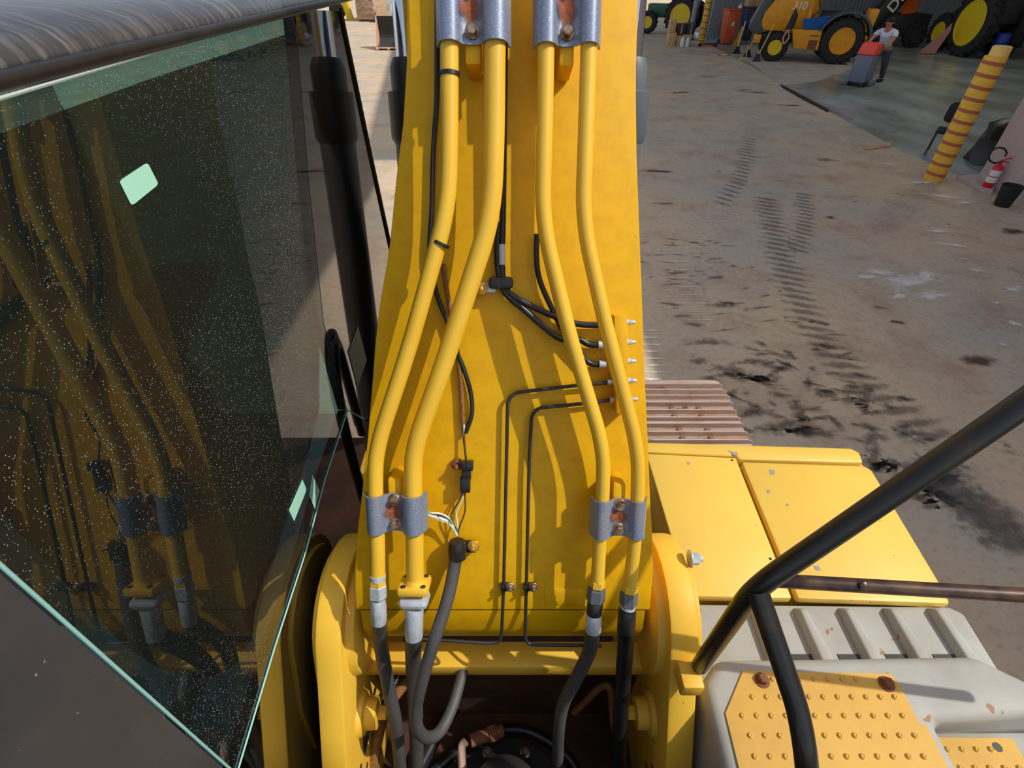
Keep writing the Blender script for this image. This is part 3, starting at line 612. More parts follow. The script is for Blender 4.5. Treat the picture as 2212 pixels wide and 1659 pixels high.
# ---- boom cylinders
def cylinder(x, dark, lab):
    ax = V((0, .24, .97)).normalized(); base = V((x, 1.74, 1.22))
    L1 = (2.62 - base.z) / ax.z; Lg = (2.83 - base.z) / ax.z; m = 'cylinder_dark' if dark else 'cylinder_grey'  # darker colour carries the shade on the cab-side cylinder
    mb = MB(); mb.lathe(base, ax, [(.060, 0), (.066, .03), (.066, L1 - .05), (.062, L1)], 28); o = mb.obj('boom_cylinder', m, EX, lab)
    mb = MB(); mb.lathe(base + ax * (L1 - .06), ax, [(.066, 0), (.078, .02), (.078, .17), (.062, .175), (.062, Lg - L1 + .03), (.050, Lg - L1 + .06)], 28); g = mb.obj('gland', m, o, 'grey cylinder gland with paint wear' if not dark else 'cylinder gland with shade put into its dark colour')
    for k in range(8):
        a = R(45 * k + 20); u = V((1, 0, 0)); b = ax.cross(u); d = u * math.cos(a) + b * math.sin(a)
        hexbolt(base + ax * (L1 + .09) + d * .062, ax, .008, .016, washer=False).obj('gland_bolt', 'rust' if not dark else 'cylinder_dark', o, smooth=30)
    mb = MB(); mb.lathe(base + ax * (Lg - .03), ax, [(.036, 0), (.036, 1.34)], 28); mb.obj('rod', 'chrome', o, 'bright chrome piston rod')
    e = base + ax * (Lg + 1.34); mb = MB(); mb.lathe(e - V((.05, 0, 0)), (1, 0, 0), [(.075, 0), (.075, .10)], 24); mb.obj('rod_eye', m, o)
    mb = MB(); mb.box(base + V((.0, .02, -.14)), (.16, .30, .24)); mb.obj('foot_bracket', 'bracket_yellow', o, bevel=.02)
    mb = MB(); mb.box(base + V((.0, 0, -.02)), (.10, .14, .14)); mb.obj('cylinder_mount', 'bracket_yellow', o, bevel=.02)
    return o
cylinder(-.376, True, 'boom lift cylinder on the cab side, shade put into its dark colour')
cylinder(.425, False, 'boom lift cylinder on the right, grey with worn paint')
for dx, dy in ((0, 0), (.03, .06)):
    P = [V((-.43 + dx, 1.30 + dy, 1.25)), V((-.43 + dx, 1.32 + dy, 1.75)), V((-.43 + dx, 1.36 + dy, 1.98)), V((-.41 + dx, 1.47 + dy, 2.05)), V((-.39 + dx, 1.55 + dy, 1.95)), V((-.38 + dx, 1.58 + dy, 1.5))]
    MB().tube(spline(P, 8), .018, 12).obj('cylinder_hose', 'hose_black', EX, 'black hose loop beside the cab-side lift cylinder')

e_ = V((0, 1.74, 1.22)) + V((0, .24, .97)).normalized() * ((2.83 - 1.22) / (.97 / V((0, .24, .97)).length) + 1.34)
MB().tube([V((-.46, e_.y, e_.z)), V((.51, e_.y, e_.z))], .04, 18).obj('cylinder_pin', 'zinc', EX)
mb = MB(); mb.box((0, 1.62, .99), (1.15, .75, .14)); mb.obj('frame_nose', 'pit_rust', EX, bevel=.02)
# ---- track
def track():
    prof = [(-.095, -.012), (-.095, .004), (-.082, .008), (-.078, .036), (-.066, .036), (-.060, .006), (-.012, .004), (-.007, .034), (.005, .034), (.010, .004), (.058, .004), (.062, .036), (.074, .036), (.080, .006), (.098, .004), (.098, -.012)]
    W = .62; mb = MB(); vs = []; n = len(prof)
    for x, c in ((-W / 2, .012), (-W / 2 + .025, 0), (W / 2 - .025, 0), (W / 2, .012)):
        vs += [(x, y, z - (c if z > .01 else 0)) for y, z in prof]
    fs = []
    for r in range(3):
        for i in range(n): fs.append((r * n + i, r * n + (i + 1) % n, (r + 1) * n + (i + 1) % n, (r + 1) * n + i))
    mb.add(vs, fs)
    for x in (0, 3 * n): mb.f.append(tuple(x + i for i in range(n)))
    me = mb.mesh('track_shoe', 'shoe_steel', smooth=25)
    me.materials.append(MATS['bright_steel'])
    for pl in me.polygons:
        if pl.center.z > .0335: pl.material_index = 1  # ridge tops take the brighter steel
    bm_ = MB(); bm_.lathe((0, 0, 0), (0, 0, 1), [(.017, 0), (.017, .012), (.014, .014)], 6); bme = bm_.mesh('shoe_bolt', 'mud', smooth=30)
    mu = MB()
    for q in range(7):
        mu.lathe((random.uniform(-.05, .05), random.uniform(-.012, .012), 0), (0, 0, 1), [(random.uniform(.008, .016), 0), (.008, random.uniform(.004, .012)), (.002, .014)], 7)
    mme = mu.mesh('dried_mud', 'mud')
    xc, z0, pitch, yE, rr = 1.105, .895, .193, 2.50, .36
    for k in range(14):
        s = 1.20 + k * pitch
        if s < yE: y, z, a = s, z0, 0.0
        else:
            a = (s - yE) / rr; y, z = yE + rr * math.sin(a), z0 - rr * (1 - math.cos(a))
        if a > R(150): break
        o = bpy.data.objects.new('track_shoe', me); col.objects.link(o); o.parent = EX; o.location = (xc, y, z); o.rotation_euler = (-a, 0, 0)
        for bx in (-.085, .085):
            b = link('shoe_bolt', bme, o, None, (bx, -.036, .004)); 
            b = link('shoe_bolt', bme, o, None, (bx, .034, .004))
        if k % 2 == 0: link('dried_mud', mme, o, None, (0, .034, .004))
    mb = MB(); mb.prism([(xc - .15, 0, .2), (xc - .15, 2.5, .2), (xc - .15, 2.72, .5), (xc - .15, 2.5, .84), (xc - .15, 0, .84)], (.3, 0, 0)); mb.obj('track_frame', 'bracket_yellow', EX, bevel=.02)
track()
mb = MB(); mb.box((0, .35, .95), (2.5, 2.2, .16)); mb.obj('turntable_deck', 'pit_rust', EX, bevel=.02)

# ---- storage box at the front right corner
ZL = 1.50
def zpoly(px, z): return [Gz(a, b, z) for a, b in px]
def slab(name, px, z, th, m, parent=EX, lab=None, bevel=.006, r=0):
    P = zpoly(px, z)
    if r: P = rounded(P, r)
    mb = MB(); mb.prism([p - V((0, 0, th)) for p in P], (0, 0, th)); return mb.obj(name, m, parent, lab, bevel=bevel)
bx = MB(); bx.prism([V((p.x, p.y, .95)) for p in zpoly([(1404, 962), (1840, 972), (1870, 1000), (2040, 1296), (1484, 1288)], ZL - .04)], (0, 0, ZL - .05 - .95)); bx = bx.obj('storage_box', 'panel_yellow', EX, 'pale yellow storage box at the front corner', bevel=.02)
slab('front_rim', [(1390, 954), (1838, 967), (1858, 977), (1866, 999), (1597, 992), (1590, 984), (1390, 976)], ZL + .004, .06, 'panel_yellow', bx, bevel=.012)
slab('lid', [(1396, 979), (1590, 988), (1712, 1292), (1488, 1288)], ZL, .035, 'panel_yellow', bx, 'pale yellow lid panel next to the boom', bevel=.008)
slab('lid', [(1602, 996), (1866, 1004), (1884, 1014), (2034, 1262), (2056, 1304), (1724, 1293)], ZL, .035, 'panel_yellow', bx, 'pale yellow lid panel at the outer corner', bevel=.012)
mb = MB(); P = zpoly([(1594, 988), (1606, 996), (1727, 1294), (1708, 1292)], ZL - .03); mb.poly(P); mb.obj('lid_gap', 'cylinder_dark', bx, smooth=0) if False else None
for x, y in ((1581, 994), (1664, 1207)):
    mb = MB(); mb.lathe(Gz(x, y, ZL + .0002), (0, 0, 1), [(.0055, 0), (.005, .0006)], 12); mb.obj('screw_hole', 'cylinder_dark', bx)
mat('bare_metal', (150, 148, 150), .5)
for px in ([(1663, 1014), (1671, 1015), (1675, 1022), (1670, 1026), (1662, 1022)], [(1656, 1058), (1664, 1058), (1664, 1064), (1658, 1065)], [(1485, 998), (1491, 999), (1489, 1004), (1484, 1002)], [(1757, 1222), (1768, 1222), (1774, 1231), (1764, 1233)], [(1573, 973), (1594, 978), (1593, 985), (1584, 983)], [(1698, 1088), (1704, 1088), (1704, 1093), (1698, 1093)]):
    z = ZL + (.005 if px[0][1] < 990 and px[0][0] > 1560 else .0008)
    mb = MB(); mb.prism(zpoly(px, z), (0, 0, .0004)); mb.obj('paint_chip', 'bare_metal', bx, smooth=0)

# ---- grey moulded step with cleats, upper block and tread plates
ZS = 1.47
sp = MB(); sp.prism([V((p.x, p.y, 1.0)) for p in zpoly([(1478, 1303), (2050, 1309), (2084, 1325), (2150, 1432)], ZS)] + [V((1.45, .45, 1.0)), V((.47, .45, 1.0))], (0, 0, ZS - 1.0)); sp = sp.obj('lower_step', 'plastic_grey', EX, 'grey moulded step with slanted cleats', bevel=.012)
for x in (.80, .945, 1.09, 1.235, 1.38):
    x0 = x - .0
    b = [(x0 - .030, .812), (x0 + .012, .812), (x0 + .052, .60), (x0 - .036, .60)]
    t = [(x0 - .022, .79), (x0 - .002, .79), (x0 + .014, .60), (x0 - .022, .60)]
    mb = MB(); mb.add([(a, c, ZS - .002) for a, c in b] + [(a, c, ZS + .032) for a, c in t], [(0, 1, 2, 3), (4, 5, 6, 7), (0, 1, 5, 4), (1, 2, 6, 5), (2, 3, 7, 6), (3, 0, 4, 7)])
    mb.obj('cleat', 'plastic_grey', sp, bevel=.006)
    if x < 1.3: mb = MB(); mb.box((x0 + .085, .655, ZS + .001), (.075, .022, .003)); mb.obj('drain_slot', 'cylinder_dark', sp, smooth=0)
ZB = 1.72
ub = MB(); ub.prism([(.475, .50, 1.0), (.53, .558, 1.0), (1.20, .566, 1.0), (1.30, .50, 1.0), (1.34, .43, 1.0), (1.0, .415, 1.0), (.99, -.4, 1.0), (.46, -.4, 1.0)], (0, 0, ZB - 1.0)); ub = ub.obj('upper_step', 'plastic_grey', EX, 'upper grey moulded step block behind the handrail', bevel=.03, seg=4)
sl = MB(); sl.prism([(1.0, .425, 1.0), (1.36, .425, 1.0), (1.40, -.4, 1.0), (1.0, -.4, 1.0)], (0, 0, .62)); sl.obj('side_ledge', 'plastic_grey', ub, bevel=.02)
tp = [(1605, 1448), (1925, 1455), (1945, 1480), (1986, 1562), (2001, 1566), (2050, 1659), (2110, 1790), (1628, 1790), (1567, 1540)]
P = zpoly(tp, ZB + .005); mb = MB(); mb.prism([p - V((0, 0, .006)) for p in P], (0, 0, .006)); tpl = mb.obj('tread_plate', 'tread_yellow', EX, 'yellow anti-slip plate with rows of studs on the upper step', bevel=.0015)
P2 = zpoly([(2012, 1592), (2186, 1594), (2240, 1680), (2300, 1790), (2110, 1790)], ZB - .055); mb = MB(); mb.prism([p - V((0, 0, .006)) for p in P2], (0, 0, .006)); tp2 = mb.obj('tread_plate', 'tread_yellow', EX, 'smaller yellow anti-slip plate at the lower right', bevel=.0015)
mb = MB(); mb.lathe((0, 0, 0), (0, 0, 1), [(.0068, 0), (.0056, .003), (.0035, .005), (.0032, .0045), (.001, .0035)], 12); stud = mb.mesh('stud', 'tread_yellow', smooth=60)
def inside(p, P):
    c = False; n = len(P)
    for i in range(n):
        a, b = P[i], P[i - 1]
        if (a.y > p[1]) != (b.y > p[1]) and p[0] < (b.x - a.x) * (p[1] - a.y) / (b.y - a.y) + a.x: c = not c
    return c
for y_i in range(9):
    y = .503 - y_i * .040
    for x_i in range(14):
        x = .545 + x_i * .0345 + (.004 if y_i % 2 else 0)
        if y_i == 0 and not (.62 < x < .86): continue
        if inside((x - .018, y), P) and inside((x + .018, y), P) and inside((x, y + .012), P): link('stud', stud, tpl, None, (x, y, ZB + .005))
for y_i in range(5):
    for x_i in range(9):
        x, y = 1.03 + x_i * .034 + .006 * y_i, .372 - y_i * .036
        if inside((x + .02, y), P2) and inside((x - .012, y), P2) and not (y_i == 0 and x_i > 3): link('stud', stud, tp2, None, (x, y, ZB - .055))
for x, y in ((1646, 1470), (1915, 1478)):
    hexbolt(Gz(x, y, ZB + .005), (0, 0, 1), .0125, .014).obj('plate_bolt', 'rust', tpl, smooth=30)
mb = MB(); mb.lathe(Gz(2155, 1614, ZB - .0548), (0, 0, 1), [(.010, 0), (.0098, .001)], 16); mb.obj('plate_hole', 'cylinder_dark', tp2)

# ---- handrails
RD = .0190
mb = MB(); mb.tube(fillet([Pd(1512, 1438, 1.20), Pd(1628, 1272, .90), Pd(2212, 872, .74), V((1.02, .64, 2.93)), V((1.22, .25, 2.92)), V((1.30, -.36, 1.60))], .06, 8), RD, 20); hr = mb.obj('handrail', 'rail_black', EX, 'thick black handrail rising across the lower right')
mb = MB(); mb.tube(spline([Pd(1636, 1275, .90), Pd(1668, 1370, .892), Pd(1697, 1455, .88), Pd(1724, 1540, .872), Pd(1741, 1640, .865), Pd(1748, 1760, .90), Pd(1752, 1900, 1.0)], 6), .0188, 20); mb.obj('rail_post', 'rail_black', hr, 'black post welded under the handrail bend')
mb = MB(); r0, r1 = Pd(1640, 1252, 1.0), Pd(2212, 1286, .925); mb.tube([r0, r1, r0 + (r1 - r0) * 2.45], .0135, 16); rb = mb.obj('side_rail', 'rail_brown', EX, 'worn brown horizontal bar behind the handrail')
mb = MB(); p = Pd(1865, 1266, .958); mb.lathe(p, (0, -.7, .7), [(.010, 0), (.009, .004), (.004, .007)], 14); mb.obj('weld_boss', 'rail_brown', rb)
bb = Pd(1506, 1452, 1.21); mb = MB(); mb.box((bb + V((-.02, -.01, -.01))), (.05, .06, .05)); mb.obj('rail_bracket', 'bracket_yellow', hr, bevel=.006)

# ---- rear deck of the machine behind the photographer
mb = MB(); mb.box((.45, -1.75, 1.55), (1.9, 2.6, 1.1)); rd = mb.obj('engine_deck', 'black_satin', EX, 'dark engine deck at the rear of the machine', bevel=.05)

# ================================================================ THE YARD AND THE WORKSHOP: background things
mat('bollard_yellow', (240, 190, 62), .7, c2=(222, 168, 52), scale=14)
mat('bollard_pale', (238, 200, 110), .7)
mat('stripe_red', (176, 96, 70), .7)
mat('white_paint', (214, 206, 190), .7, c2=(190, 170, 130), scale=8)
mat('ext_red', (214, 24, 40), .35)
mat('label_white', (232, 232, 226), .5, c2=(200, 206, 190), scale=30)
mat('deere_yellow', (232, 196, 20), .45)
mat('machine_amber', (238, 164, 20), .5, c2=(214, 140, 14), scale=4)
mat('machine_dark', (52, 52, 56), .6, c2=(40, 38, 38), scale=5)
mat('fender_dark', (78, 82, 88), .55)
mat('green_paint', (30, 96, 56), .5)
mat('tub_blue', (24, 92, 170), .45)
mat('bin_orange', (214, 96, 52), .6, c2=(180, 74, 40), scale=4)
mat('bin_navy', (50, 54, 74), .6)
mat('cardboard', (206, 168, 126), .85, c2=(180, 142, 104), scale=6)
mat('jug_grey', (150, 166, 184), .45)
mat('label_yellow', (236, 206, 40), .5)
mat('scrub_red', (250, 84, 64), .5)
mat('scrub_grey', (112, 116, 132), .55)
mat('skin_tone', (186, 124, 98), .6)
mat('shirt_white', (214, 220, 236), .8)
mat('trousers', (70, 68, 78), .85)
mat('hair_dark', (22, 18, 16), .7)
mat('pipe_mauve', (150, 138, 150), .5)
mat('jack_red', (150, 30, 34), .5)
mat('orange_panel', (206, 92, 24), .5)
mat('copper_sheet', (168, 120, 104), .6)
mat('broom_wood', (226, 188, 84), .6)
mat('concrete_track', (196, 168, 140), .8, c2=(150, 112, 84), scale=5)
mat('plastic_bag', (10, 10, 11), .35)
mat('decal_white', (238, 238, 232), .5)
mat('bucket_shade', (50, 46, 44), .6, c2=(58, 60, 66), scale=3)
mat('bucket_lip', (226, 178, 140), .5)
mat('blue_drum', (40, 62, 150), .5)
def g(px, py): p = Gz(px, py); return V((p.x, p.y, 0))

def text_mesh(s, size, name, m, parent, loc, rot, label=None, shear=0.0):
    c = bpy.data.curves.new(name, 'FONT'); c.body = s; c.size = size; c.extrude = .004; c.shear = shear; c.offset = .012 * size
    o = bpy.data.objects.new(name, c); col.objects.link(o)
    dg = bpy.context.evaluated_depsgraph_get(); me = bpy.data.meshes.new_from_object(o.evaluated_get(dg))
    bpy.data.objects.remove(o); bpy.data.curves.remove(c)
    me.materials.clear(); me.materials.append(MATS[m]); me.name = name
    t = link(name, me, parent, label, loc); t.rotation_euler = rot; return t

def wheel(root, c, ax, r, w, rim_r, rim_m, lugs=18, bolts=0):
    c = V(c); ax = V(ax).normalized(); mb = MB()
    mb.lathe(c - ax * w / 2, ax, [(rim_r * .9, w * .48), (rim_r, .02), (r * .80, 0), (r * .93, w * .1), (r * .97, w * .3), (r * .97, w * .7), (r * .93, w * .9), (r * .80, w), (rim_r, w - .02), (rim_r * .9, w * .52)], 36)
    u = ax.orthogonal().normalized(); b = ax.cross(u)
    for k in range(lugs):
        for side in (-1, 1):
            a = 2 * math.pi * (k + (.5 if side > 0 else 0)) / lugs; d = u * math.cos(a) + b * math.sin(a); t = ax.cross(d)
            mb.box(c + d * (r * .975) + ax * (side * w * .24), (w * .5, r * .09, r * .06), ((ax * math.cos(.5) + t * math.sin(.5) * side).normalized(), (t * math.cos(.5) - ax * math.sin(.5) * side).normalized(), d))
    ty = mb.obj('tyre', 'rubber', root, 'black lugged tyre', smooth=35)
    for sgn in (1,):
        mb = MB(); mb.lathe(c + ax * (w / 2 - .03), ax, [(rim_r * 1.02, 0), (rim_r, .02), (rim_r * .93, .02), (rim_r * .86, -.06), (rim_r * .55, -.07), (rim_r * .50, -.02), (rim_r * .2, -.01)], 32); rm = mb.obj('rim', rim_m, ty)
    return ty

def bollard(p, h, r, n, lab, pale=False, group=None):
    t = thing('bollard', lab, 'bollard', p, 0, group)
    mb = MB(); mb.lathe((0, 0, 0), (0, 0, 1), [(r * .96, 0), (r, .02), (r, h - .14), (r * .97, h - .13)], 28); mb.obj('sleeve', 'bollard_yellow', t)
    mb = MB(); mb.lathe((0.04, .02, h - .15), (0, 0, 1), [(r * .84, 0), (r * .84, .14), (r * .7, .155)], 24); mb.obj('core_top', 'bollard_pale', t, 'paler top of the post core')
    for k in range(n):
        z = .12 + (h - .34) * k / (n - 1); mb = MB(); mb.lathe((0, 0, z), V((.10, -.06, 1)), [(r + .001, -.025), (r + .006, -.022), (r + .006, .022), (r + .001, .025)], 28); mb.obj('stripe', 'stripe_red', t)
    return t
bollard(g(2015, 388), 2.05, .158, 11, 'yellow bollard with red-brown stripes by the pink wall, nearest')
bollard(g(1513, 94), 2.3, .13, 9, 'yellow striped bollard beside the orange wheelie bin')
t = thing('post', 'white and yellow wrapped post behind the pile of boxes', 'post', g(1489, 66))
mb = MB()
for k in range(7): mb.lathe((0, 0, k * .36), (0, 0, 1), [(.19, 0), (.20, .02), (.19, .34), (.185, .36)], 20)
mb.obj('post_sleeve', 'white_paint', t)
mb = MB()
for k in range(6): mb.lathe((0, 0, k * .36 + .3), V((.1, -.05, 1)), [(.194, 0), (.203, .01), (.203, .08), (.194, .09)], 20)
mb.obj('post_band', 'bollard_yellow', t)
t = thing('pipe', 'mauve grey downpipe between the boxes and the striped bollard', 'pipe', g(1489, 86)); mb = MB(); mb.tube([(0, 0, .0), (0, .0, .5), (.02, 0, 2.6)], [.17, .12, .11], 16); mb.obj('pipe_body', 'pipe_mauve', t); mb = MB(); mb.lathe((0, 0, 0), (0, 0, 1), [(.22, 0), (.22, .04), (.18, .06)], 18); mb.obj('pipe_foot', 'machine_dark', t)
# downpipe strip against the wall
t = thing('downpipe', 'thin pale downpipe left of the orange wheelie bin', 'pipe', g(1526, 88)); MB().tube([(0, 0, 0), (0, 0, 2.4)], .05, 10).obj('pipe_body', 'corrugated', t); mb = MB(); mb.lathe((0, 0, .0), (0, 0, 1), [(.07, 0), (.07, .05), (.05, .06)], 12); mb.obj('pipe_foot', 'corrugated', t)

# fire extinguisher
p = g(2128, 411); t = thing('fire_extinguisher', 'red fire extinguisher with white labels standing by the pink wall', 'extinguisher', p)
mb = MB(); mb.lathe((0, 0, 0), (0, 0, 1), [(.072, 0), (.078, .01), (.078, .36), (.066, .40), (.034, .425), (.022, .43), (.022, .45)], 28); mb.obj('cylinder_body', 'ext_red', t)
for z0, z1 in ((.145, .235), (.25, .345)):
    mb = MB(); mb.lathe((0, 0, z0), (0, 0, 1), [(.0785, 0), (.0795, .002), (.0795, z1 - z0 - .002), (.0785, z1 - z0)], 28); mb.obj('paper_label', 'label_white', t, 'white paper label band')
mb = MB(); mb.lathe((0, 0, .0), (0, 0, 1), [(.074, 0), (.081, .003), (.081, .012), (.078, .014)], 28); mb.obj('foot_ring', 'label_white', t)
mb = MB(); mb.lathe((0, 0, .45), (0, 0, 1), [(.024, 0), (.024, .05), (.012, .055)], 14); mb.tube([(0, 0, .49), (.05, 0, .52), (.17, 0, .545)], .011, 8); mb.tube([(0, 0, .47), (.05, 0, .48), (.15, 0, .455)], .009, 8); mb.obj('valve_handle', 'ext_red', t)
mb = MB(); mb.tube(spline([(-.02, 0, .475), (-.10, 0, .455), (-.22, 0, .50), (-.27, .02, .60), (-.20, .02, .69), (-.08, .01, .68), (-.01, 0, .62), (.0, 0, .56)], 6), .014, 10); mb.obj('discharge_hose', 'rubber', t, 'black discharge hose curled above the valve')
# waste bucket
p = g(2163, 444); t = thing('waste_bucket', 'black tapered bucket on the ground beside the extinguisher', 'bucket', p)
mb = MB(); mb.lathe((0, 0, 0), (0, 0, 1), [(.105, 0), (.11, .01), (.145, .30), (.152, .31), (.152, .325), (.143, .325), (.136, .30), (.10, .03), (.02, .025)], 28); mb.obj('bucket_body', 'rubber', t)
mb = MB(); mb.lathe((0, 0, .2), (0, 0, 1), [(.120, 0), (.10, .03), (.05, .01), (.02, .04)], 9); mb.obj('bin_liner', 'plastic_bag', t, 'crumpled black liner')

# chairs behind the bollard
def chair(p, rz, lab, bag=False):
    t = thing('office_chair', lab, 'chair', p, rz)
    mb = MB(); mb.box((0, 0, .45), (.44, .44, .06)); mb.obj('seat', 'rubber', t, bevel=.02)
    mb = MB(); mb.prism(rounded([V((-.22, .20, .56)), V((.22, .20, .56)), V((.21, .26, .92)), V((-.21, .26, .92))], .3), (0, .05, 0)); mb.obj('backrest', 'rubber', t, bevel=.012)
    mb = MB(); mb.tube([(0, .20, .44), (0, .255, .60)], .02, 8); mb.obj('back_bracket', 'machine_dark', t)
    for sx in (-1, 1):
        MB().tube(spline([(sx * .2, -.2, .43), (sx * .21, -.22, .2), (sx * .215, -.24, .0)], 4), .013, 8).obj('leg', 'machine_dark', t)
        MB().tube(spline([(sx * .2, .2, .43), (sx * .21, .24, .2), (sx * .215, .27, .0)], 4), .013, 8).obj('leg', 'machine_dark', t)
    return t
chair(g(2026, 335), R(-40), 'black office chair standing behind the nearest striped bollard')
p = g(2120, 350); t = thing('plastic_cover', 'shiny black plastic heap between the bollard and the pink wall', 'plastic sheet', V((9.75, 10.6, 0)))
random.seed(3); mb = MB(); n = 18; rings = [(.55, 0), (.52, .25), (.50, .5), (.44, .68), (.25, .78), (.05, .80)]
vs = []
for r, h in rings:
    for k in range(n):
        a = 2 * math.pi * k / n; q = r * (1 + random.uniform(-.12, .12)); vs.append((q * math.cos(a) * 1.3, q * math.sin(a) * .8, h + (random.uniform(-.04, .04) if h else 0)))
fs = [(i * n + k, i * n + (k + 1) % n, (i + 1) * n + (k + 1) % n, (i + 1) * n + k) for i in range(5) for k in range(n)] + [tuple(5 * n + k for k in range(n))]
mb.add(vs, fs); mb.obj('sheet', 'plastic_bag', t, smooth=25)
mb = MB(); mb.tube([(-.5, -.3, .5), (0, -.42, .46), (.5, -.3, .5)], .02, 8); mb.obj('fold', 'plastic_bag', t)

# wheelie bins
def wheelie(p, rz, m, lab, h=1.05):
    t = thing('wheelie_bin', lab, 'bin', p, rz)
    mb = MB(); mb.add([(-.23, -.25, .06), (.23, -.25, .06), (.23, .22, .06), (-.23, .22, .06), (-.30, -.33, h), (.30, -.33, h), (.30, .33, h), (-.30, .33, h)], [(0, 1, 2, 3), (4, 5, 6, 7), (0, 1, 5, 4), (1, 2, 6, 5), (2, 3, 7, 6), (3, 0, 4, 7)]); mb.obj('bin_body', m, t, bevel=.03)
    mb = MB(); mb.box((0, -.01, h + .03), (.64, .72, .06)); mb.obj('lid', m, t, bevel=.02)
    mb = MB(); mb.tube([(-.26, .38, h - .02), (.26, .38, h - .02)], .018, 8); mb.obj('handle', m, t)
    for sx in (-.25, .25):
        mb = MB(); mb.lathe((sx - .03, .22, .10), (1, 0, 0), [(.10, 0), (.10, .06)], 16); mb.obj('wheel', 'rubber', t)
    mb = MB(); mb.box((.02, -.318, h * .62), (.13, .004, .15), (V((1, 0, 0)), V((0, 1, -.08)).normalized(), V((0, -.08, 1)).normalized())); mb.obj('sticker', 'label_white', t, 'white notice on the front')
    return t
wheelie(g(1566, 96), R(6), 'bin_orange', 'faded orange wheelie bin against the corrugated wall', 1.32)
wheelie(g(1606, 88), R(4), 'bin_navy', 'dark navy wheelie bin between the orange bin and the backhoe', 1.32)
t = thing('wedge_board', 'yellow board leaning beside the orange wheelie bin', 'board', g(1581, 97) + V((.1, -.25, 0))); mb = MB(); mb.prism([(-.12, -.05, 0), (.13, -.05, 0), (.13, -.03, .75), (.06, -.03, .75)], (0, .04, 0)); mb.obj('board_face', 'machine_amber', t); mb = MB(); mb.box((0, .02, .02), (.3, .16, .04)); mb.obj('board_foot', 'machine_amber', t)
# carton on the bins
for p, sz, lab in ((g(1606, 88) + V((-.12, .0, 1.385)), (.38, .4, .34), 'cardboard carton on the navy bin lid, left one'), (g(1606, 88) + V((.2, .05, 1.385)), (.24, .4, .30), 'darker cardboard carton on the navy bin lid, right one')):
    t = thing('carton', lab, 'box', p, R(8)); mb = MB(); mb.box((0, 0, sz[2] / 2), sz); mb.obj('carton_body', 'cardboard', t, bevel=.004); mb = MB(); mb.box((0, 0, sz[2] + .001), (.05, sz[1], .003)); mb.obj('tape', 'broom_wood', t)
t = thing('white_bag', 'small white bag on the edge of the orange bin lid', 'bag', g(1566, 96) + V((.27, -.15, 1.382))); mb = MB(); mb.lathe((0, 0, 0), (0, 0, 1), [(.06, 0), (.10, .04), (.085, .11), (.03, .15), (.05, .19)], 9); mb.obj('bag_body', 'label_white', t); mb = MB(); mb.lathe((0, 0, .14), (0, 0, 1), [(.034, 0), (.034, .02)], 8); mb.obj('bag_tie', 'jug_grey', t)

# pile of cartons with jugs in front of the tractor
cp = g(1468, 98)
cart = [((-.48, -.1, 0), (.34, .5, .52), 'tall plain carton at the lower left of the box pile'), ((-.11, -.05, 0), (.30, .5, .40), 'carton at the bottom of the box pile, second from left'), ((.24, -.08, 0), (.34, .5, .44), 'carton at the bottom of the box pile below the jug'),
        ((-.50, .0, .53), (.26, .45, .46), 'upright carton at the top left of the box pile'), ((-.09, .05, .45), (.42, .45, .40), 'dark netted carton in the middle of the box pile'), ((.35, .05, .45), (.36, .45, .42), 'dark carton at the top right of the box pile')]
for i, (o, sz, lab) in enumerate(cart):
    t = thing('carton', lab, 'box', cp + V(o), R(2), 'box pile'); mb = MB(); mb.box((0, 0, sz[2] / 2), sz); mb.obj('carton_body', 'machine_dark' if i in (4, 5) else 'cardboard', t, bevel=.006); mb = MB(); mb.box((0, -.001, sz[2] * .5), (.05, sz[1] + .002, sz[2] * .98)); mb.obj('tape', 'cardboard' if i in (4, 5) else 'broom_wood', t)
for o, sz, lab in (((-.03, -.50, 0), .10, 'pale jug standing before the box pile, left one'), ((.20, -.52, 0), .09, 'pale jug standing before the box pile, right one')):
    t = thing('jug', lab, 'jug', cp + V(o)); mb = MB(); mb.lathe((0, 0, 0), (0, 0, 1), [(sz, 0), (sz * 1.05, .02), (sz * 1.05, .26), (sz * .5, .36), (sz * .35, .38)], 16); mb.obj('jug_body', 'label_white', t); mb = MB(); mb.lathe((0, 0, .38), (0, 0, 1), [(sz * .4, 0), (sz * .4, .05)], 12); mb.obj('cap', 'jug_grey', t)
t = thing('trolley_jack', 'red trolley jack lying in front of the striped bollard', 'jack', g(1514, 99) + V((-.05, -.3, 0)))
mb = MB(); mb.box((.25, 0, .10), (.85, .16, .08)); mb.obj('frame', 'jack_red', t, bevel=.02); MB().tube([(-.1, 0, .12), (-.55, -.02, .18)], .022, 8).obj('handle', 'zinc', t)
for x in (-.12, .6):
    mb = MB(); mb.lathe((x, -.10, .07), (0, 1, 0), [(.07, 0), (.07, .05)], 16); mb.obj('wheel', 'rubber', t)

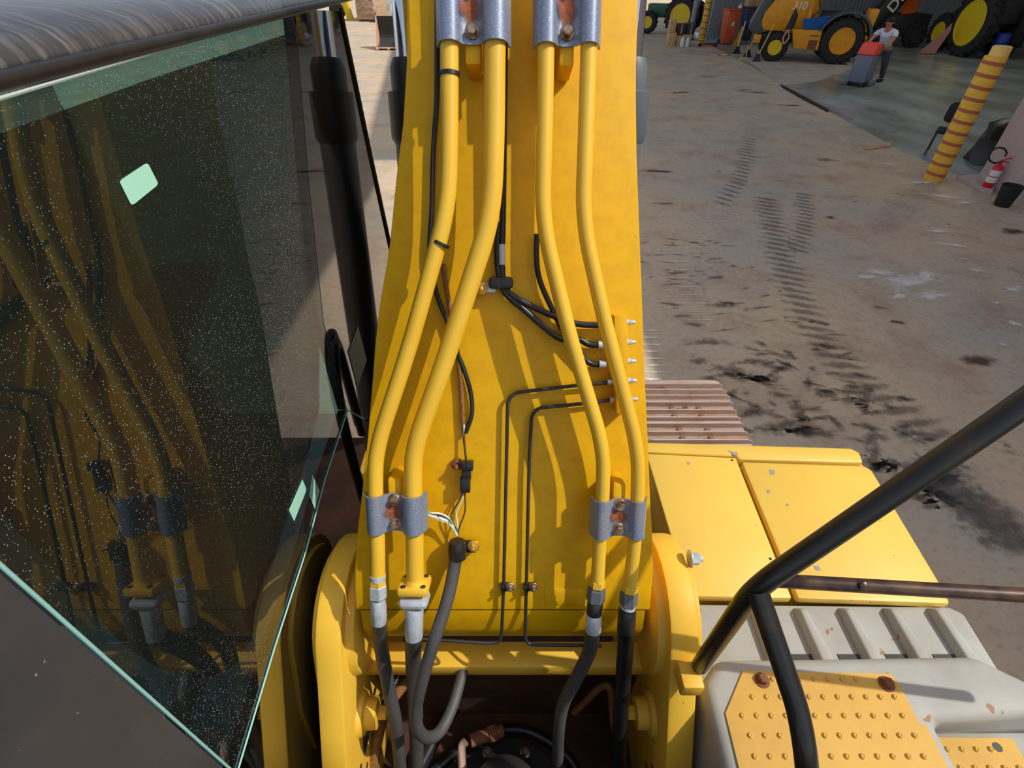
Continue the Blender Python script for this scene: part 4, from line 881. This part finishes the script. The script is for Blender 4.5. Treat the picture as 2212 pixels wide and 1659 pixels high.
# ---- backhoe loader (local x runs to its nose, local y towards the yard)
bl = thing('backhoe_loader', 'amber and black backhoe loader parked in the workshop, 310 on its hood', 'backhoe', (12.62, 23.75, 0), R(162.7))
wheel(bl, (0, .80, .76), (0, 1, 0), .76, .48, .42, 'machine_amber', 20)
wheel(bl, (0, -.80, .76), (0, -1, 0), .76, .48, .42, 'machine_amber', 20)
wheel(bl, (2.25, .78, .48), (0, 1, 0), .48, .30, .25, 'deere_yellow', 16)
wheel(bl, (2.25, -.78, .48), (0, -1, 0), .48, .30, .25, 'deere_yellow', 16)
mb = MB(); mb.prism([(.95, .46, .95), (2.75, .46, .98), (2.95, .46, 1.15), (2.90, .46, 1.55), (2.65, .46, 1.95), (.95, .46, 2.10)], (0, -.92, 0)); hood = mb.obj('hood', 'machine_amber', bl, 'amber engine hood', bevel=.03)
mb = MB(); mb.prism([(1.72, .465, 1.02), (2.02, .465, 1.02), (1.86, .465, 1.72), (1.70, .465, 1.50)], (0, .012, 0)); mb.obj('side_vent', 'machine_dark', hood, 'dark triangular vent')
text_mesh('310', .34, 'hood_number', 'decal_white', hood, (1.98, .468, 1.66), (R(90), 0, R(180)), 'white 310 numbers on the hood', .15)
mb = MB(); mb.prism([(2.80, .48, .85), (3.28, .48, .95), (3.32, .48, 1.2), (2.98, .48, 2.05), (2.66, .48, 2.05), (2.95, .48, 1.4)], (0, -.96, 0)); mb.obj('nose', 'fender_dark', bl, 'dark grey nose and grille', bevel=.03)
mb = MB(); mb.box((2.25, 0, .48), (.22, 1.3, .18)); mb.box((2.75, .0, .72), (.5, .5, .25)); mb.box((2.95, .55, .72), (.26, .3, .26)); mb.obj('front_axle', 'machine_amber', bl, bevel=.02)
mb = MB(); mb.box((1.2, 0, .72), (3.4, .55, .30)); mb.obj('frame', 'machine_dark', bl, bevel=.02)
mb = MB(); mb.add([(.78, .60, 1.08), (1.80, .60, 1.08), (1.60, .60, .48), (.72, .60, .44), (.78, 1.0, 1.08), (1.80, 1.0, 1.08), (1.60, 1.0, .48), (.72, 1.0, .44)], [(0, 1, 2, 3), (4, 5, 6, 7), (0, 1, 5, 4), (1, 2, 6, 5), (2, 3, 7, 6), (3, 0, 4, 7)]); bx_ = mb.obj('side_box', 'machine_amber', bl, 'amber battery box and step beside the cab', bevel=.02)
mb = MB(); mb.box((.98, 1.003, .90), (.34, .012, .03)); mb.box((.98, 1.003, .62), (.30, .012, .30)); mb.obj('step_recess', 'rust', bx_)
mb = MB()
for k in range(12):
    a0, a1 = R(20 + 150 * k / 12), R(20 + 150 * (k + 1) / 12)
    mb.prism([(.95 * math.cos(a0), .52, .76 + .92 * math.sin(a0)), (.95 * math.cos(a1), .52, .76 + .92 * math.sin(a1)), (.86 * math.cos(a1), .52, .76 + .84 * math.sin(a1)), (.86 * math.cos(a0), .52, .76 + .84 * math.sin(a0))], (0, .55, 0))
mb.obj('rear_fender', 'fender_dark', bl, 'dark arched rear fender')
for x in (.15, .95):
    MB().tube([(x, .55, 1.1), (x + .08, .5, 2.7)], .045, 8).obj('cab_post', 'fender_dark', bl)
mb = MB(); mb.box((.35, 0, 1.3), (1.1, .9, .6)); mb.obj('cab_base', 'machine_dark', bl, bevel=.05)
MB().tube([(1.28, .56, .95), (1.34, .56, 2.3)], .07, 10).obj('loader_strut', 'machine_amber', bl)
MB().tube(spline([(1.12, .5, 1.95), (1.02, .56, 1.65), (1.2, .56, 1.45), (1.05, .56, 1.2)], 5), .018, 8).obj('loader_hose', 'hose_black', bl)
MB().tube(spline([(1.75, .50, .98), (1.95, .86, 1.02), (2.05, .95, .80), (1.98, .96, .62), (1.86, .95, .80), (1.9, .7, 1.0)], 6), .03, 8).obj('strap', 'cardboard', bl, 'tan strap hanging over the front wheel')
mb = MB(); mb.prism([(-.62, .3, .4), (-.95, .3, .4), (-1.05, .3, 1.7), (-.75, .3, 1.7)], (0, -.6, 0)); mb.obj('rear_frame', 'machine_amber', bl, bevel=.03)
# blue tub on the side box
bp = bl.matrix_basis.to_3x3() if False else Matrix.Rotation(R(162.7), 3, 'Z')
q = bp @ V((1.15, .80, 1.085)) + V((12.62, 23.75, 0)); t = thing('tub', 'blue plastic tub on the backhoe step box', 'tub', q, R(162.7))
mb = MB(); mb.add([(-.36, -.18, 0), (.26, -.18, 0), (.26, .18, 0), (-.36, .18, 0), (-.50, -.25, .42), (.36, -.25, .30), (.36, .25, .30), (-.50, .25, .42)], [(0, 1, 2, 3), (0, 1, 5, 4), (1, 2, 6, 5), (2, 3, 7, 6), (3, 0, 4, 7), (4, 5, 6, 7)]); mb.obj('tub_body', 'tub_blue', t, bevel=.02)
mb = MB(); mb.tube([(-.50, .26, .42), (.36, .26, .30)], .02, 6); mb.obj('tub_rim', 'tub_blue', t)
# jerrycan
t = thing('jerrycan', 'grey jerrycan with a yellow label by the backhoe rear wheel', 'can', g(1806, 138) + V((0, -.12, 0)), R(20)); mb = MB(); mb.box((0, 0, .19), (.36, .24, .38)); mb.obj('can_body', 'jug_grey', t, bevel=.05)
mb = MB(); mb.box((-.08, -.124, .18), (.15, .008, .24)); mb.obj('can_label', 'label_yellow', t, 'yellow label'); mb = MB(); mb.lathe((.09, 0, .37), (0, 0, 1), [(.035, 0), (.035, .05), (.02, .055)], 12); mb.tube(spline([(-.12, 0, .36), (-.06, 0, .43), (.03, 0, .42), (.05, 0, .37)], 4), .014, 6); mb.obj('can_handle', 'jug_grey', t)
# brooms and dustpans standing before the backhoe
for i, (px, py, h, lean, m, lab) in enumerate(((1590, 117, 1.15, .10, 'label_white', 'long-handled dustpan with a white handle, leftmost by the backhoe nose'), (1613, 124, 1.35, .30, 'broom_wood', 'yellow-handled broom standing in the middle of the three by the backhoe nose'), (1633, 134, 1.25, .36, 'broom_wood', 'yellow-handled broom nearest the backhoe front wheel'))):
    t = thing('broom', lab, 'broom', g(px, py)); MB().tube([(0, 0, .16), (lean, .06, h)], .022, 8).obj('handle', m, t)
    mb = MB(); mb.add([(-.17, -.05, 0), (.17, -.05, 0), (.17, .05, 0), (-.17, .05, 0), (-.07, -.03, .24), (.07, -.03, .24), (.07, .03, .24), (-.07, .03, .24)], [(0, 1, 2, 3), (4, 5, 6, 7), (0, 1, 5, 4), (1, 2, 6, 5), (2, 3, 7, 6), (3, 0, 4, 7)]); mb.obj('bristles', 'machine_dark', t)
    mb = MB(); mb.box((0, 0, .25), (.16, .07, .05)); mb.obj('broom_head', 'machine_dark', t, bevel=.01)
t = thing('floor_brush', 'small pale brush lying on the concrete beside the brooms', 'brush', g(1605, 129)); mb = MB(); mb.box((0, 0, .03), (.34, .12, .06)); mb.obj('brush_head', 'broom_wood', t, bevel=.02); MB().tube([(.1, .03, .05), (.22, .40, .45)], .018, 8).obj('brush_handle', 'broom_wood', t)
t = thing('hose_coil', 'loose pale hose lying on the ground by the brooms', 'hose', g(1582, 118) + V((-.45, -.25, 0))); MB().tube(spline([(-.5, .1, .02), (-.3, -.1, .02), (-.1, .15, .02), (.1, -.1, .03), (.3, .1, .02), (.5, 0, .02)], 6), .018, 8).obj('hose_run', 'broom_wood', t); mb = MB(); mb.lathe((.5, 0, .02), (1, 0, 0), [(.024, 0), (.024, .06)], 10); mb.obj('hose_end', 'zinc', t)

# ---- floor scrubber and its operator
sc = thing('floor_scrubber', 'walk-behind floor scrubber with a red top, pushed by the worker', 'scrubber', g(1862, 189) + V((0, .25, 0)), R(129.4))
mb = MB(); mb.box((0, -.22, .09), (.66, .42, .14)); mb.obj('squeegee_base', 'scrub_grey', sc, bevel=.03)
mb = MB(); mb.add([(-.25, -.32, .14), (.25, -.32, .14), (.27, .38, .14), (-.27, .38, .14), (-.24, -.20, .86), (.24, -.20, .86), (.25, .34, .86), (-.25, .34, .86)], [(0, 1, 2, 3), (4, 5, 6, 7), (0, 1, 5, 4), (1, 2, 6, 5), (2, 3, 7, 6), (3, 0, 4, 7)]); bd = mb.obj('tank_body', 'scrub_grey', sc, 'grey lower tank', bevel=.04)
mb = MB(); mb.add([(-.25, -.215, .86), (.25, -.215, .86), (.26, .35, .86), (-.26, .35, .86), (-.22, -.10, 1.17), (.22, -.10, 1.17), (.22, .28, 1.17), (-.22, .28, 1.17)], [(0, 1, 2, 3), (4, 5, 6, 7), (0, 1, 5, 4), (1, 2, 6, 5), (2, 3, 7, 6), (3, 0, 4, 7)]); mb.obj('red_lid', 'scrub_red', sc, 'bright red upper tank', bevel=.04)
mb = MB(); mb.box((0, -.262, .72), (.22, .03, .30)); mb.obj('front_panel', 'machine_dark', sc, bevel=.01)
MB().tube(fillet([(-.22, -.1, 1.0), (-.24, -.34, 1.10), (.24, -.34, 1.10), (.22, -.1, 1.0)], .05), .018, 8).obj('handle_bar', 'machine_dark', sc)
for sx in (-.24, .24):
    mb = MB(); mb.lathe((sx - .03, .12, .10), (1, 0, 0), [(.10, 0), (.10, .06)], 18); mb.obj('wheel', 'rubber', sc)

def skin_mesh(name, nodes, edges, m, parent, root=0, lab=None, sub=2):
    bm = bmesh.new(); L = bm.verts.layers.skin.verify(); vs_ = []
    for i, (p, r) in enumerate(nodes):
        v = bm.verts.new(p); v[L].radius = (r, r) if not isinstance(r, tuple) else r; v[L].use_root = (i == root); vs_.append(v)
    for a, b in edges: bm.edges.new((vs_[a], vs_[b]))
    me = bpy.data.meshes.new(name); bm.to_mesh(me); bm.free()
    o = bpy.data.objects.new('tmp', me); col.objects.link(o); o.modifiers.new('s', 'SKIN'); sb = o.modifiers.new('d', 'SUBSURF'); sb.levels = sub; sb.render_levels = sub
    dg = bpy.context.evaluated_depsgraph_get(); fin = bpy.data.meshes.new_from_object(o.evaluated_get(dg)); bpy.data.objects.remove(o); bpy.data.meshes.remove(me)
    fin.name = name; fin.materials.clear(); fin.materials.append(MATS[m]); fin.shade_smooth()
    return link(name, fin, parent, lab)
def person():
    # local -y is the way the worker faces and leans
    t = thing('person', 'worker in a white T-shirt leaning over the floor scrubber', 'person', g(1862, 189) + V((0, .25, 0)) + Matrix.Rotation(R(129.4), 3, 'Z') @ V((0, -.98, 0)), R(129.4 + 180)); t.scale = (1.28, 1.15, 1.0)
    N = [((0, .02, .95), .125), ((0, -.06, 1.12), .12), ((0, -.15, 1.30), .135), ((0, -.22, 1.43), .085), ((0, -.27, 1.50), .052), ((0, -.31, 1.57), .075), ((0, -.34, 1.66), .080),
         ((-.17, -.20, 1.39), .062), ((-.24, -.40, 1.20), .046), ((-.21, -.60, 1.12), .036), ((-.20, -.66, 1.11), .034),
         ((.17, -.20, 1.39), .062), ((.24, -.40, 1.20), .046), ((.21, -.60, 1.12), .036), ((.20, -.66, 1.11), .034),
         ((-.10, .02, .88), .095), ((-.12, -.05, .50), .062), ((-.12, .10, .10), .042), ((-.12, -.06, .045), .04),
         ((.10, .02, .88), .095), ((.12, .10, .50), .062), ((.12, .28, .10), .042), ((.12, .12, .045), .04)]
    E_ = [(0, 1), (1, 2), (2, 3), (3, 4), (4, 5), (5, 6), (3, 7), (7, 8), (8, 9), (9, 10), (3, 11), (11, 12), (12, 13), (13, 14), (0, 15), (15, 16), (16, 17), (17, 18), (0, 19), (19, 20), (20, 21), (21, 22)]
    # fingers: four and a thumb on each hand, curled over the bar
    for s, w_ in ((-1, 10), (1, 14)):
        bx0 = N[w_][0]
        for k in range(4):
            a = len(N); dx = (-.030 + .020 * k); ln = (.030, .036, .038, .033)[k]
            N += [((bx0[0] + dx, bx0[1] - .03, bx0[2] + .006), .010), ((bx0[0] + dx, bx0[1] - .03 - ln, bx0[2] - .012), .009), ((bx0[0] + dx, bx0[1] - .02 - ln, bx0[2] - .045), .008)]
            E_ += [(w_, a), (a, a + 1), (a + 1, a + 2)]
        a = len(N); N += [((bx0[0] - s * .042, bx0[1] - .01, bx0[2] - .012), .011), ((bx0[0] - s * .050, bx0[1] - .035, bx0[2] - .034), .009)]; E_ += [(w_, a), (a, a + 1)]
    b = skin_mesh('body', N, E_, 'skin_tone', t)
    sh = [((0, .02, .93), .150), ((0, -.06, 1.12), .150), ((0, -.15, 1.30), .162), ((0, -.215, 1.42), .095), ((-.18, -.20, 1.39), .078), ((-.225, -.33, 1.27), .070), ((.18, -.20, 1.39), .078), ((.225, -.33, 1.27), .070)]
    skin_mesh('t_shirt', sh, [(0, 1), (1, 2), (2, 3), (3, 4), (4, 5), (3, 6), (6, 7)], 'shirt_white', t, lab='white short-sleeved T-shirt')
    tr = [((0, .03, .96), .14), ((-.10, .02, .86), .112), ((-.12, -.05, .50), .082), ((-.12, .09, .10), .062), ((.10, .02, .86), .112), ((.12, .10, .50), .082), ((.12, .27, .10), .062)]
    skin_mesh('trousers', tr, [(0, 1), (1, 2), (2, 3), (0, 4), (4, 5), (5, 6)], 'trousers', t, lab='dark grey trousers')
    for x, y in ((-.12, .09), (.12, .27)):
        mb = MB(); mb.box((x, y - .08, .05), (.105, .29, .10)); mb.obj('shoe', 'hair_dark', t, bevel=.03)
    mb = MB(); c = V((0, -.325, 1.665)); vs = []; n = 14; rows = 6
    for i in range(rows):
        e = R(90 * i / (rows - 1) - 5)
        for k in range(n):
            a = 2 * math.pi * k / n; vs.append(c + V((.098 * math.cos(e) * math.cos(a), .02 + .112 * math.cos(e) * math.sin(a), .012 + .098 * math.sin(e))))
    mb.add(vs, [(i * n + k, i * n + (k + 1) % n, (i + 1) * n + (k + 1) % n, (i + 1) * n + k) for i in range(rows - 1) for k in range(n)] + [tuple(range(n))[::-1]]); mb.obj('hair', 'hair_dark', t, smooth=60)
    f = MB()
    f.lathe((0, -.425, 1.62), (0, -1, -.4), [(.018, 0), (.014, .02), (.004, .03)], 8); f.lathe((-.088, -.335, 1.63), (-1, 0, 0), [(.022, 0), (.02, .012), (.008, .02)], 8); f.lathe((.088, -.335, 1.63), (1, 0, 0), [(.022, 0), (.02, .012), (.008, .02)], 8); f.obj('nose_and_ears', 'skin_tone', b)
    f = MB(); f.lathe((-.032, -.417, 1.655), (0, -1, 0), [(.010, 0), (.004, .006)], 8); f.lathe((.032, -.417, 1.655), (0, -1, 0), [(.010, 0), (.004, .006)], 8); f.box((0, -.415, 1.582), (.045, .012, .010)); f.obj('eyes_and_mouth', 'hair_dark', b)
person()

# ---- tractors and dark machinery deep in the bay
def tractor(p, rz, r, lab, rim_r):
    t = thing('tractor', lab, 'tractor', p, rz)
    wheel(t, (0, .7, r), (0, 1, 0), r, .5, rim_r, 'deere_yellow', 20); wheel(t, (0, -.7, r), (0, -1, 0), r, .5, rim_r, 'deere_yellow', 20)
    mb = MB(); mb.box((.95, 0, r + .15), (2.1, .6, .6)); mb.obj('tractor_hood', 'green_paint', t, 'green tractor body', bevel=.08)
    mb = MB(); mb.box((-.1, 0, r + .5), (1.0, 1.2, 1.0)); mb.obj('cab_base', 'machine_dark', t, bevel=.05)
    mb = MB(); mb.box((0, 0, r), (.3, 1.0, .3)); mb.obj('rear_axle', 'green_paint', t, bevel=.03)
    wheel(t, (1.75, .65, r * .6), (0, 1, 0), r * .6, .35, r * .32, 'deere_yellow', 16)
    mb = MB(); mb.box((1.75, 0, r * .6), (.2, 1.0, .2)); mb.obj('front_axle', 'green_paint', t, bevel=.02)
    return t
tractor(V((19.3, 25.0, 0)), R(90), 1.14, 'green tractor with yellow wheels deep in the bay behind the striped bollard', .76)
tractor(V((9.2, 33.4, 0)), R(150), .85, 'green tractor with a yellow wheel behind the pile of boxes', .52)
t = thing('dark_machine', 'dark machine behind the worker with white DEERE letters and an orange panel', 'machine', V((17.3, 28.4, 0)), R(180))
mb = MB(); mb.box((-.1, 0, .85), (2.4, 1.4, .8)); mb.obj('machine_body', 'machine_dark', t, bevel=.06)
D0 = Pd(1926, 30, 22.4); dl = V((17.3 - D0.x, 28.4 - D0.y, D0.z)); ux, uy = V((-.52, 0, .854)), V((.854, 0, .52))
mb = MB(); mb.prism([dl - uy * .12 - ux * 1.2, dl + uy * .62 - ux * 1.2, dl + uy * .62 + ux * 2.6, dl - uy * .12 + ux * 2.6], (0, -.35, 0)); arm = mb.obj('machine_arm', 'hose_black', t, 'sloping dark arm', bevel=.02)
tm = text_mesh('DEERE', .62, 'arm_lettering', 'decal_white', arm, dl + V((0, .006, 0)), (0, 0, 0), 'white DEERE letters on the dark arm')
mx = Matrix((ux, uy, V((0, 1, 0)))).transposed(); tm.rotation_euler = mx.to_euler()
mb = MB(); pc_ = [Pd(1952, 32, 22.3), Pd(1984, 28, 22.3), Pd(2000, -30, 22.3), Pd(1962, -30, 22.3)]; mb.prism([V((17.3 - p.x, 28.4 - p.y - .2, p.z)) for p in pc_], (0, .02, 0)); mb.obj('orange_panel', 'orange_panel', t, 'burnt orange panel')
wheel(t, (-.8, .75, .5), (0, 1, 0), .5, .3, .28, 'machine_dark', 14); wheel(t, (.7, .75, .5), (0, 1, 0), .5, .3, .28, 'machine_dark', 14)
t = thing('metal_sheet', 'copper brown curved sheet standing right of the worker', 'sheet', g(2002, 118), R(-30)); mb = MB(); mb.prism([(-.38, 0, 0), (.26, 0, 0), (.46, .05, .85), (.40, .08, 1.12), (.10, .06, .62)], (0, .03, 0)); mb.obj('sheet_face', 'copper_sheet', t); mb = MB(); mb.box((0, .08, .02), (.6, .2, .04)); mb.obj('sheet_foot', 'machine_dark', t)
t = thing('drum', 'blue drum behind the top of the nearest striped bollard', 'drum', g(2140, 130) + V((.2, .2, 0))); mb = MB(); mb.lathe((0, 0, 0), (0, 0, 1), [(.24, 0), (.25, .02), (.25, .28), (.262, .30), (.25, .32), (.25, .58), (.262, .60), (.25, .62), (.25, .85), (.22, .88)], 24); mb.obj('drum_body', 'blue_drum', t); mb = MB(); mb.lathe((.08, 0, .88), (0, 0, 1), [(.04, 0), (.04, .03)], 12); mb.obj('bung', 'blue_drum', t)

# ---- left side of the yard
t = thing('loader_bucket', 'wide loader bucket with shade put into its dark shell and a bare metal lip, standing left of the boom', 'bucket', g(848, 106) + V((.36, .2, 0)))
W = 1.0; pr = [(-.55, .05), (-.55, .10), (.1, .14), (.45, .35), (.52, .8), (.35, 1.18), (.30, 1.18), (.44, .8), (.38, .42), (.08, .2), (-.50, .12)]
mb = MB(); mb.prism([(-W, y, z) for y, z in [(-.55, .06), (.1, .06), (.45, .28), (.56, .8), (.36, 1.18), (.30, 1.18), (.46, .8), (.38, .36), (.08, .13), (-.55, .12)]], (2 * W, 0, 0)); mb.obj('bucket_shell', 'bucket_shade', t)  # shade inside the bucket is put into the dark shell colour
for sx in (-W - .03, W):
    mb = MB(); mb.prism([(sx, -.58, .04), (sx, .12, .04), (sx, .46, .28), (sx, .57, .8), (sx, .36, 1.2), (sx, .24, 1.2)], (.03, 0, 0)); mb.obj('bucket_side', 'bucket_lip', t, 'sunlit bare side plate')
mb = MB(); mb.box((0, -.58, .09), (2 * W, .12, .05)); mb.obj('cutting_edge', 'bucket_lip', t, 'bare metal cutting edge'); 
for x in (-.95, -.45, 0, .45, .95):
    mb = MB(); mb.box((x, -.66, .06), (.09, .14, .09)); mb.obj('tooth', 'bucket_lip', t, bevel=.02)
t = thing('crawler_track', 'pale ribbed crawler track of a machine parked far left', 'track', g(800, 47) + V((-.1, .9, 0)), R(-14))
mb = MB(); mb.prism([(-.62, -.8, .12), (-.62, -.55, 0), (-.62, 2.2, 0), (-.62, 2.5, .5), (-.62, 2.2, 1.7), (-.62, -.3, 1.9), (-.62, -.7, 1.2)], (1.24, 0, 0)); tk = mb.obj('track_belt', 'concrete_track', t, bevel=.04)
for k in range(7):
    z = .18 + k * .25; mb = MB(); y = -.80 + .1 * (z - .12) / 1.1; mb.box((0, y - .02, z), (1.22, .06, .10)); mb.obj('grouser', 'concrete_track', tk, bevel=.01)
t = thing('yellow_loader', 'yellow machine in the sun at the far left edge beside the cab', 'machine', g(757, 44) + V((-.6, .6, 0)), R(-10))
mb = MB(); mb.prism([(.25, 0, 0), (.62, 0, 0), (.40, 0, 1.3), (.1, 0, 1.5), (-.1, 0, 1.3)], (0, .3, 0)); mb.obj('lift_arm', 'deere_yellow', t, bevel=.02)
mb = MB(); mb.box((-.5, .6, 1.2), (1.2, 1.2, .9)); mb.obj('machine_body', 'deere_yellow', t, bevel=.06)
mb = MB(); mb.lathe((-.4, -.05, .5), (0, 1, 0), [(.5, 0), (.5, .35), (.3, .36)], 24); mb.obj('tyre', 'rubber', t)
t = thing('white_machine', 'white and yellow machine behind the loader bucket', 'machine', g(845, 52) + V((.6, .8, 0)), R(10))
mb = MB(); mb.box((0, .5, 1.1), (1.8, 1.0, 1.0)); mb.obj('machine_body', 'label_white', t, bevel=.08)
mb = MB(); mb.lathe((.4, -.25, .6), (0, 1, 0), [(.6, 0), (.6, .35), (.35, .36)], 24); mb.obj('tyre', 'rubber', t); mb = MB(); mb.lathe((.4, -.30, .6), (0, 1, 0), [(.34, 0), (.3, .04), (.1, .05)], 20); mb.obj('rim', 'deere_yellow', t)
MB().tube(spline([(-.9, -.2, .2), (-.6, -.3, .8), (-.3, -.2, 1.2), (.1, 0, 1.6)], 5), .12, 10).obj('white_boom', 'label_white', t)
mb = MB(); mb.box((-.35, -.15, .35), (.5, .3, .35)); mb.obj('counterweight', 'machine_dark', t, bevel=.05); mb = MB(); mb.box((.75, -.1, 1.1), (.4, .3, .3)); mb.obj('work_light_box', 'machine_amber', t, bevel=.03)

# ---- marks on the ground (thin dirt films)
film_mat('tread_dirt', (112, 107, 102), .42, 9, .46); film_mat('oil_black', (62, 58, 56), .52, 9, .46); film_mat('chalk', (232, 224, 212), .47, 8, .85); film_mat('oil_red', (90, 60, 50), .45, 6, .7)
class Film:
    def __init__(s): s.v = []; s.f = []; s.w = []
    def obj(s, name, m, smooth=0):
        me = bpy.data.meshes.new(name); me.from_pydata(s.v, [], s.f); at = me.attributes.new('fade', 'FLOAT', 'POINT'); at.data.foreach_set('value', s.w); me.materials.append(MATS[m]); return link(name, me)
NB = [0]
def blob(mb, c, rx, ry, a, n=14, z=.004, jag=.25):
    NB[0] += 1; z += .00001 * NB[0]; b = len(mb.v); mb.v.append((c.x, c.y, z)); mb.w.append(1.0)
    for k in range(n):
        t_ = 2 * math.pi * k / n; q = 1.35 * (1 + random.uniform(-jag, jag)); x, y = rx * q * math.cos(t_), ry * q * math.sin(t_)
        mb.v.append((c.x + x * math.cos(a) - y * math.sin(a), c.y + x * math.sin(a) + y * math.cos(a), z)); mb.w.append(0.0)
    mb.f += [(b, b + 1 + k, b + 1 + (k + 1) % n) for k in range(n)]
random.seed(11)
def path_marks(pts, n, rx, ry, da, mb):
    P = spline([g(*p) for p in pts], 12); L = [0]
    for a, b in zip(P, P[1:]): L.append(L[-1] + (b - a).length)
    for k in range(n):
        s_ = L[-1] * k / (n - 1)
        for i in range(len(P) - 1):
            if L[i + 1] >= s_: break
        p = P[i].lerp(P[i + 1], (s_ - L[i]) / max(1e-6, L[i + 1] - L[i])); d = (P[i + 1] - P[i]).normalized(); an = math.atan2(d.y, d.x)
        blob(mb, p, rx, ry, an + da, 10, .003, .12)
mb = Film()
path_marks([(1655, 430), (1690, 560), (1745, 690), (1830, 800), (1940, 890), (2060, 970)], 36, .25, .062, R(78), mb)
path_marks([(1620, 300), (1600, 380), (1560, 440)], 20, .20, .06, R(70), mb)
path_marks([(1735, 420), (1740, 480), (1720, 540)], 16, .18, .055, R(80), mb)
path_marks([(2000, 1010), (2100, 1090), (2200, 1180)], 12, .28, .09, R(75), mb)
o = mb.obj('tyre_marks', 'tread_dirt', smooth=0); tag(o, 'dark chevron tyre prints crossing the brown yard', 'tyre marks', kind='stuff')
mb = Film()
for x, y, rx, ry in ((1785, 345, .30, .14), (1560, 660, .26, .10), (1545, 600, .2, .06), (1640, 890, .3, .12), (1690, 920, .4, .1), (1530, 740, .35, .09), (1580, 800, .3, .12), (1460, 590, .25, .06), (1450, 530, .2, .05), (1900, 665, .10, .05), (1440, 440, .25, .08), (1760, 935, .3, .08), (1640, 340, .35, .05)): blob(mb, g(x, y), rx, ry, random.uniform(-.3, .3), 16, .0035, .35)
for k in range(90):
    x = random.uniform(1.75, 3.3); y = random.uniform(2.6, 7.0); x += (6 - y) * .12
    blob(mb, V((x, y, 0)), random.uniform(.04, .22), random.uniform(.015, .05), random.gauss(0, .25), 10, .0035, .35)
for k in range(70):
    blob(mb, V((random.uniform(1.8, 3.4), random.uniform(2.3, 4.4), 0)), random.uniform(.05, .25), random.uniform(.03, .09), random.gauss(0, .6), 10, .0035, .35)
o = mb.obj('oil_stains', 'oil_black', smooth=0); tag(o, 'black oily smears on the yard beside the crawler track', 'stain', kind='stuff')
mb = Film()
for x, y, rx, ry in ((1960, 610, .55, .22), (1900, 590, .25, .1), (1995, 600, .3, .15), (1870, 600, .2, .08), (2010, 640, .3, .1), (1940, 640, .2, .06), (2150, 655, .08, .04), (2165, 745, .06, .04), (2080, 560, .1, .05), (2110, 585, .14, .06), (2190, 625, .2, .08), (2030, 500, .2, .1), (2060, 530, .25, .1), (1990, 395, .45, .1), (2040, 425, .4, .14), (2085, 438, .3, .08), (1925, 355, .3, .06), (2190, 700, .1, .05)): blob(mb, g(x, y), rx, ry, random.uniform(-.5, .5), 18, .0045, .35)
for k in range(9): blob(mb, g(1460 + k * 7, 548 + k * 18), .22, .012, 0, 10, .0045, .2)
for k in range(3): blob(mb, g(1570 + k * 16, 455 + k * 8), .18, .012, R(-50), 10, .0045, .2)
for k in range(8): blob(mb, g(1404 + k * 2, 715 + k * 15), .14, .02, 0, 10, .0045, .3)
for k in range(10): blob(mb, g(812 - k * 1.5, 560 + k * 28), .25, .02, 0, 10, .0045, .3)
o = mb.obj('pale_scrapes', 'chalk', smooth=0); tag(o, 'whitish cement scrapes and dust patches on the yard', 'scrape marks', kind='stuff')
mb = Film()
for x, y, rx, ry in ((1640, 200, .5, .10), (1610, 195, .35, .08), (1470, 200, .4, .12), (1530, 165, .4, .1), (1930, 695, .05, .03), (1945, 697, .05, .03), (2190, 500, .25, .12), (2115, 780, .2, .1), (1790, 470, .12, .05), (1420, 370, .4, .08), (1710, 228, .35, .09)): blob(mb, g(x, y), rx, ry, random.uniform(-.3, .3), 16, .004, .3)
o = mb.obj('rusty_stains', 'oil_red', smooth=0); tag(o, 'reddish brown stains scattered on the yard', 'stain', kind='stuff')
t = thing('cardboard_scrap', 'flattened cardboard scrap on the ground near the workshop edge', 'cardboard', g(1890, 318), R(25)); mb = MB(); mb.prism([(-.35, -.08, .006), (.3, -.12, .006), (.36, .08, .006), (-.28, .1, .006)], (0, 0, .012)); mb.obj('scrap_sheet', 'cardboard', t); mb = MB(); mb.prism([(.3, -.12, .018), (.42, -.05, .06), (.36, .08, .018)], (0, 0, .006)); mb.obj('scrap_flap', 'cardboard', t)

# ---- unseen lamps added under the workshop roof to brighten its floor
mat('fill_lamp_shell', (150, 152, 156), .4, metal=.5)
em = bpy.data.materials.new('fill_lamp_glow'); em.use_nodes = True; em.node_tree.nodes['Principled BSDF'].inputs['Emission Color'].default_value = (1, .96, .88, 1); em.node_tree.nodes['Principled BSDF'].inputs['Emission Strength'].default_value = 12; MATS['fill_lamp_glow'] = em
for x, y, lab in ((12.5, 14.5, 'added unseen lamp brightening the front of the workshop floor'), (15.5, 20.5, 'added unseen lamp brightening the bay around the worker')):
    t = thing('fill_lamp', lab, 'lamp', (x, y, 6.9), 0, 'added fill lamps')
    mb = MB(); mb.lathe((0, 0, 0), (0, 0, 1), [(.26, 0), (.24, .03), (.12, .22), (.06, .30)], 24); mb.obj('shade', 'fill_lamp_shell', t); MB().tube([(0, 0, .28), (0, 0, 1.1)], .02, 8).obj('hanger', 'fill_lamp_shell', t)
    mb = MB(); mb.lathe((0, 0, -.02), (0, 0, 1), [(.05, 0), (.21, .015), (.21, .03)], 20); mb.obj('diffuser', 'fill_lamp_glow', t)
    ll = bpy.data.lights.new('fill_lamp_light', 'AREA'); ll.shape = 'DISK'; ll.size = .4; ll.energy = 75; ll.color = (1, .97, .92); lo = bpy.data.objects.new('fill_lamp_light', ll); col.objects.link(lo); lo.location = (0, 0, -.06); lo.parent = t
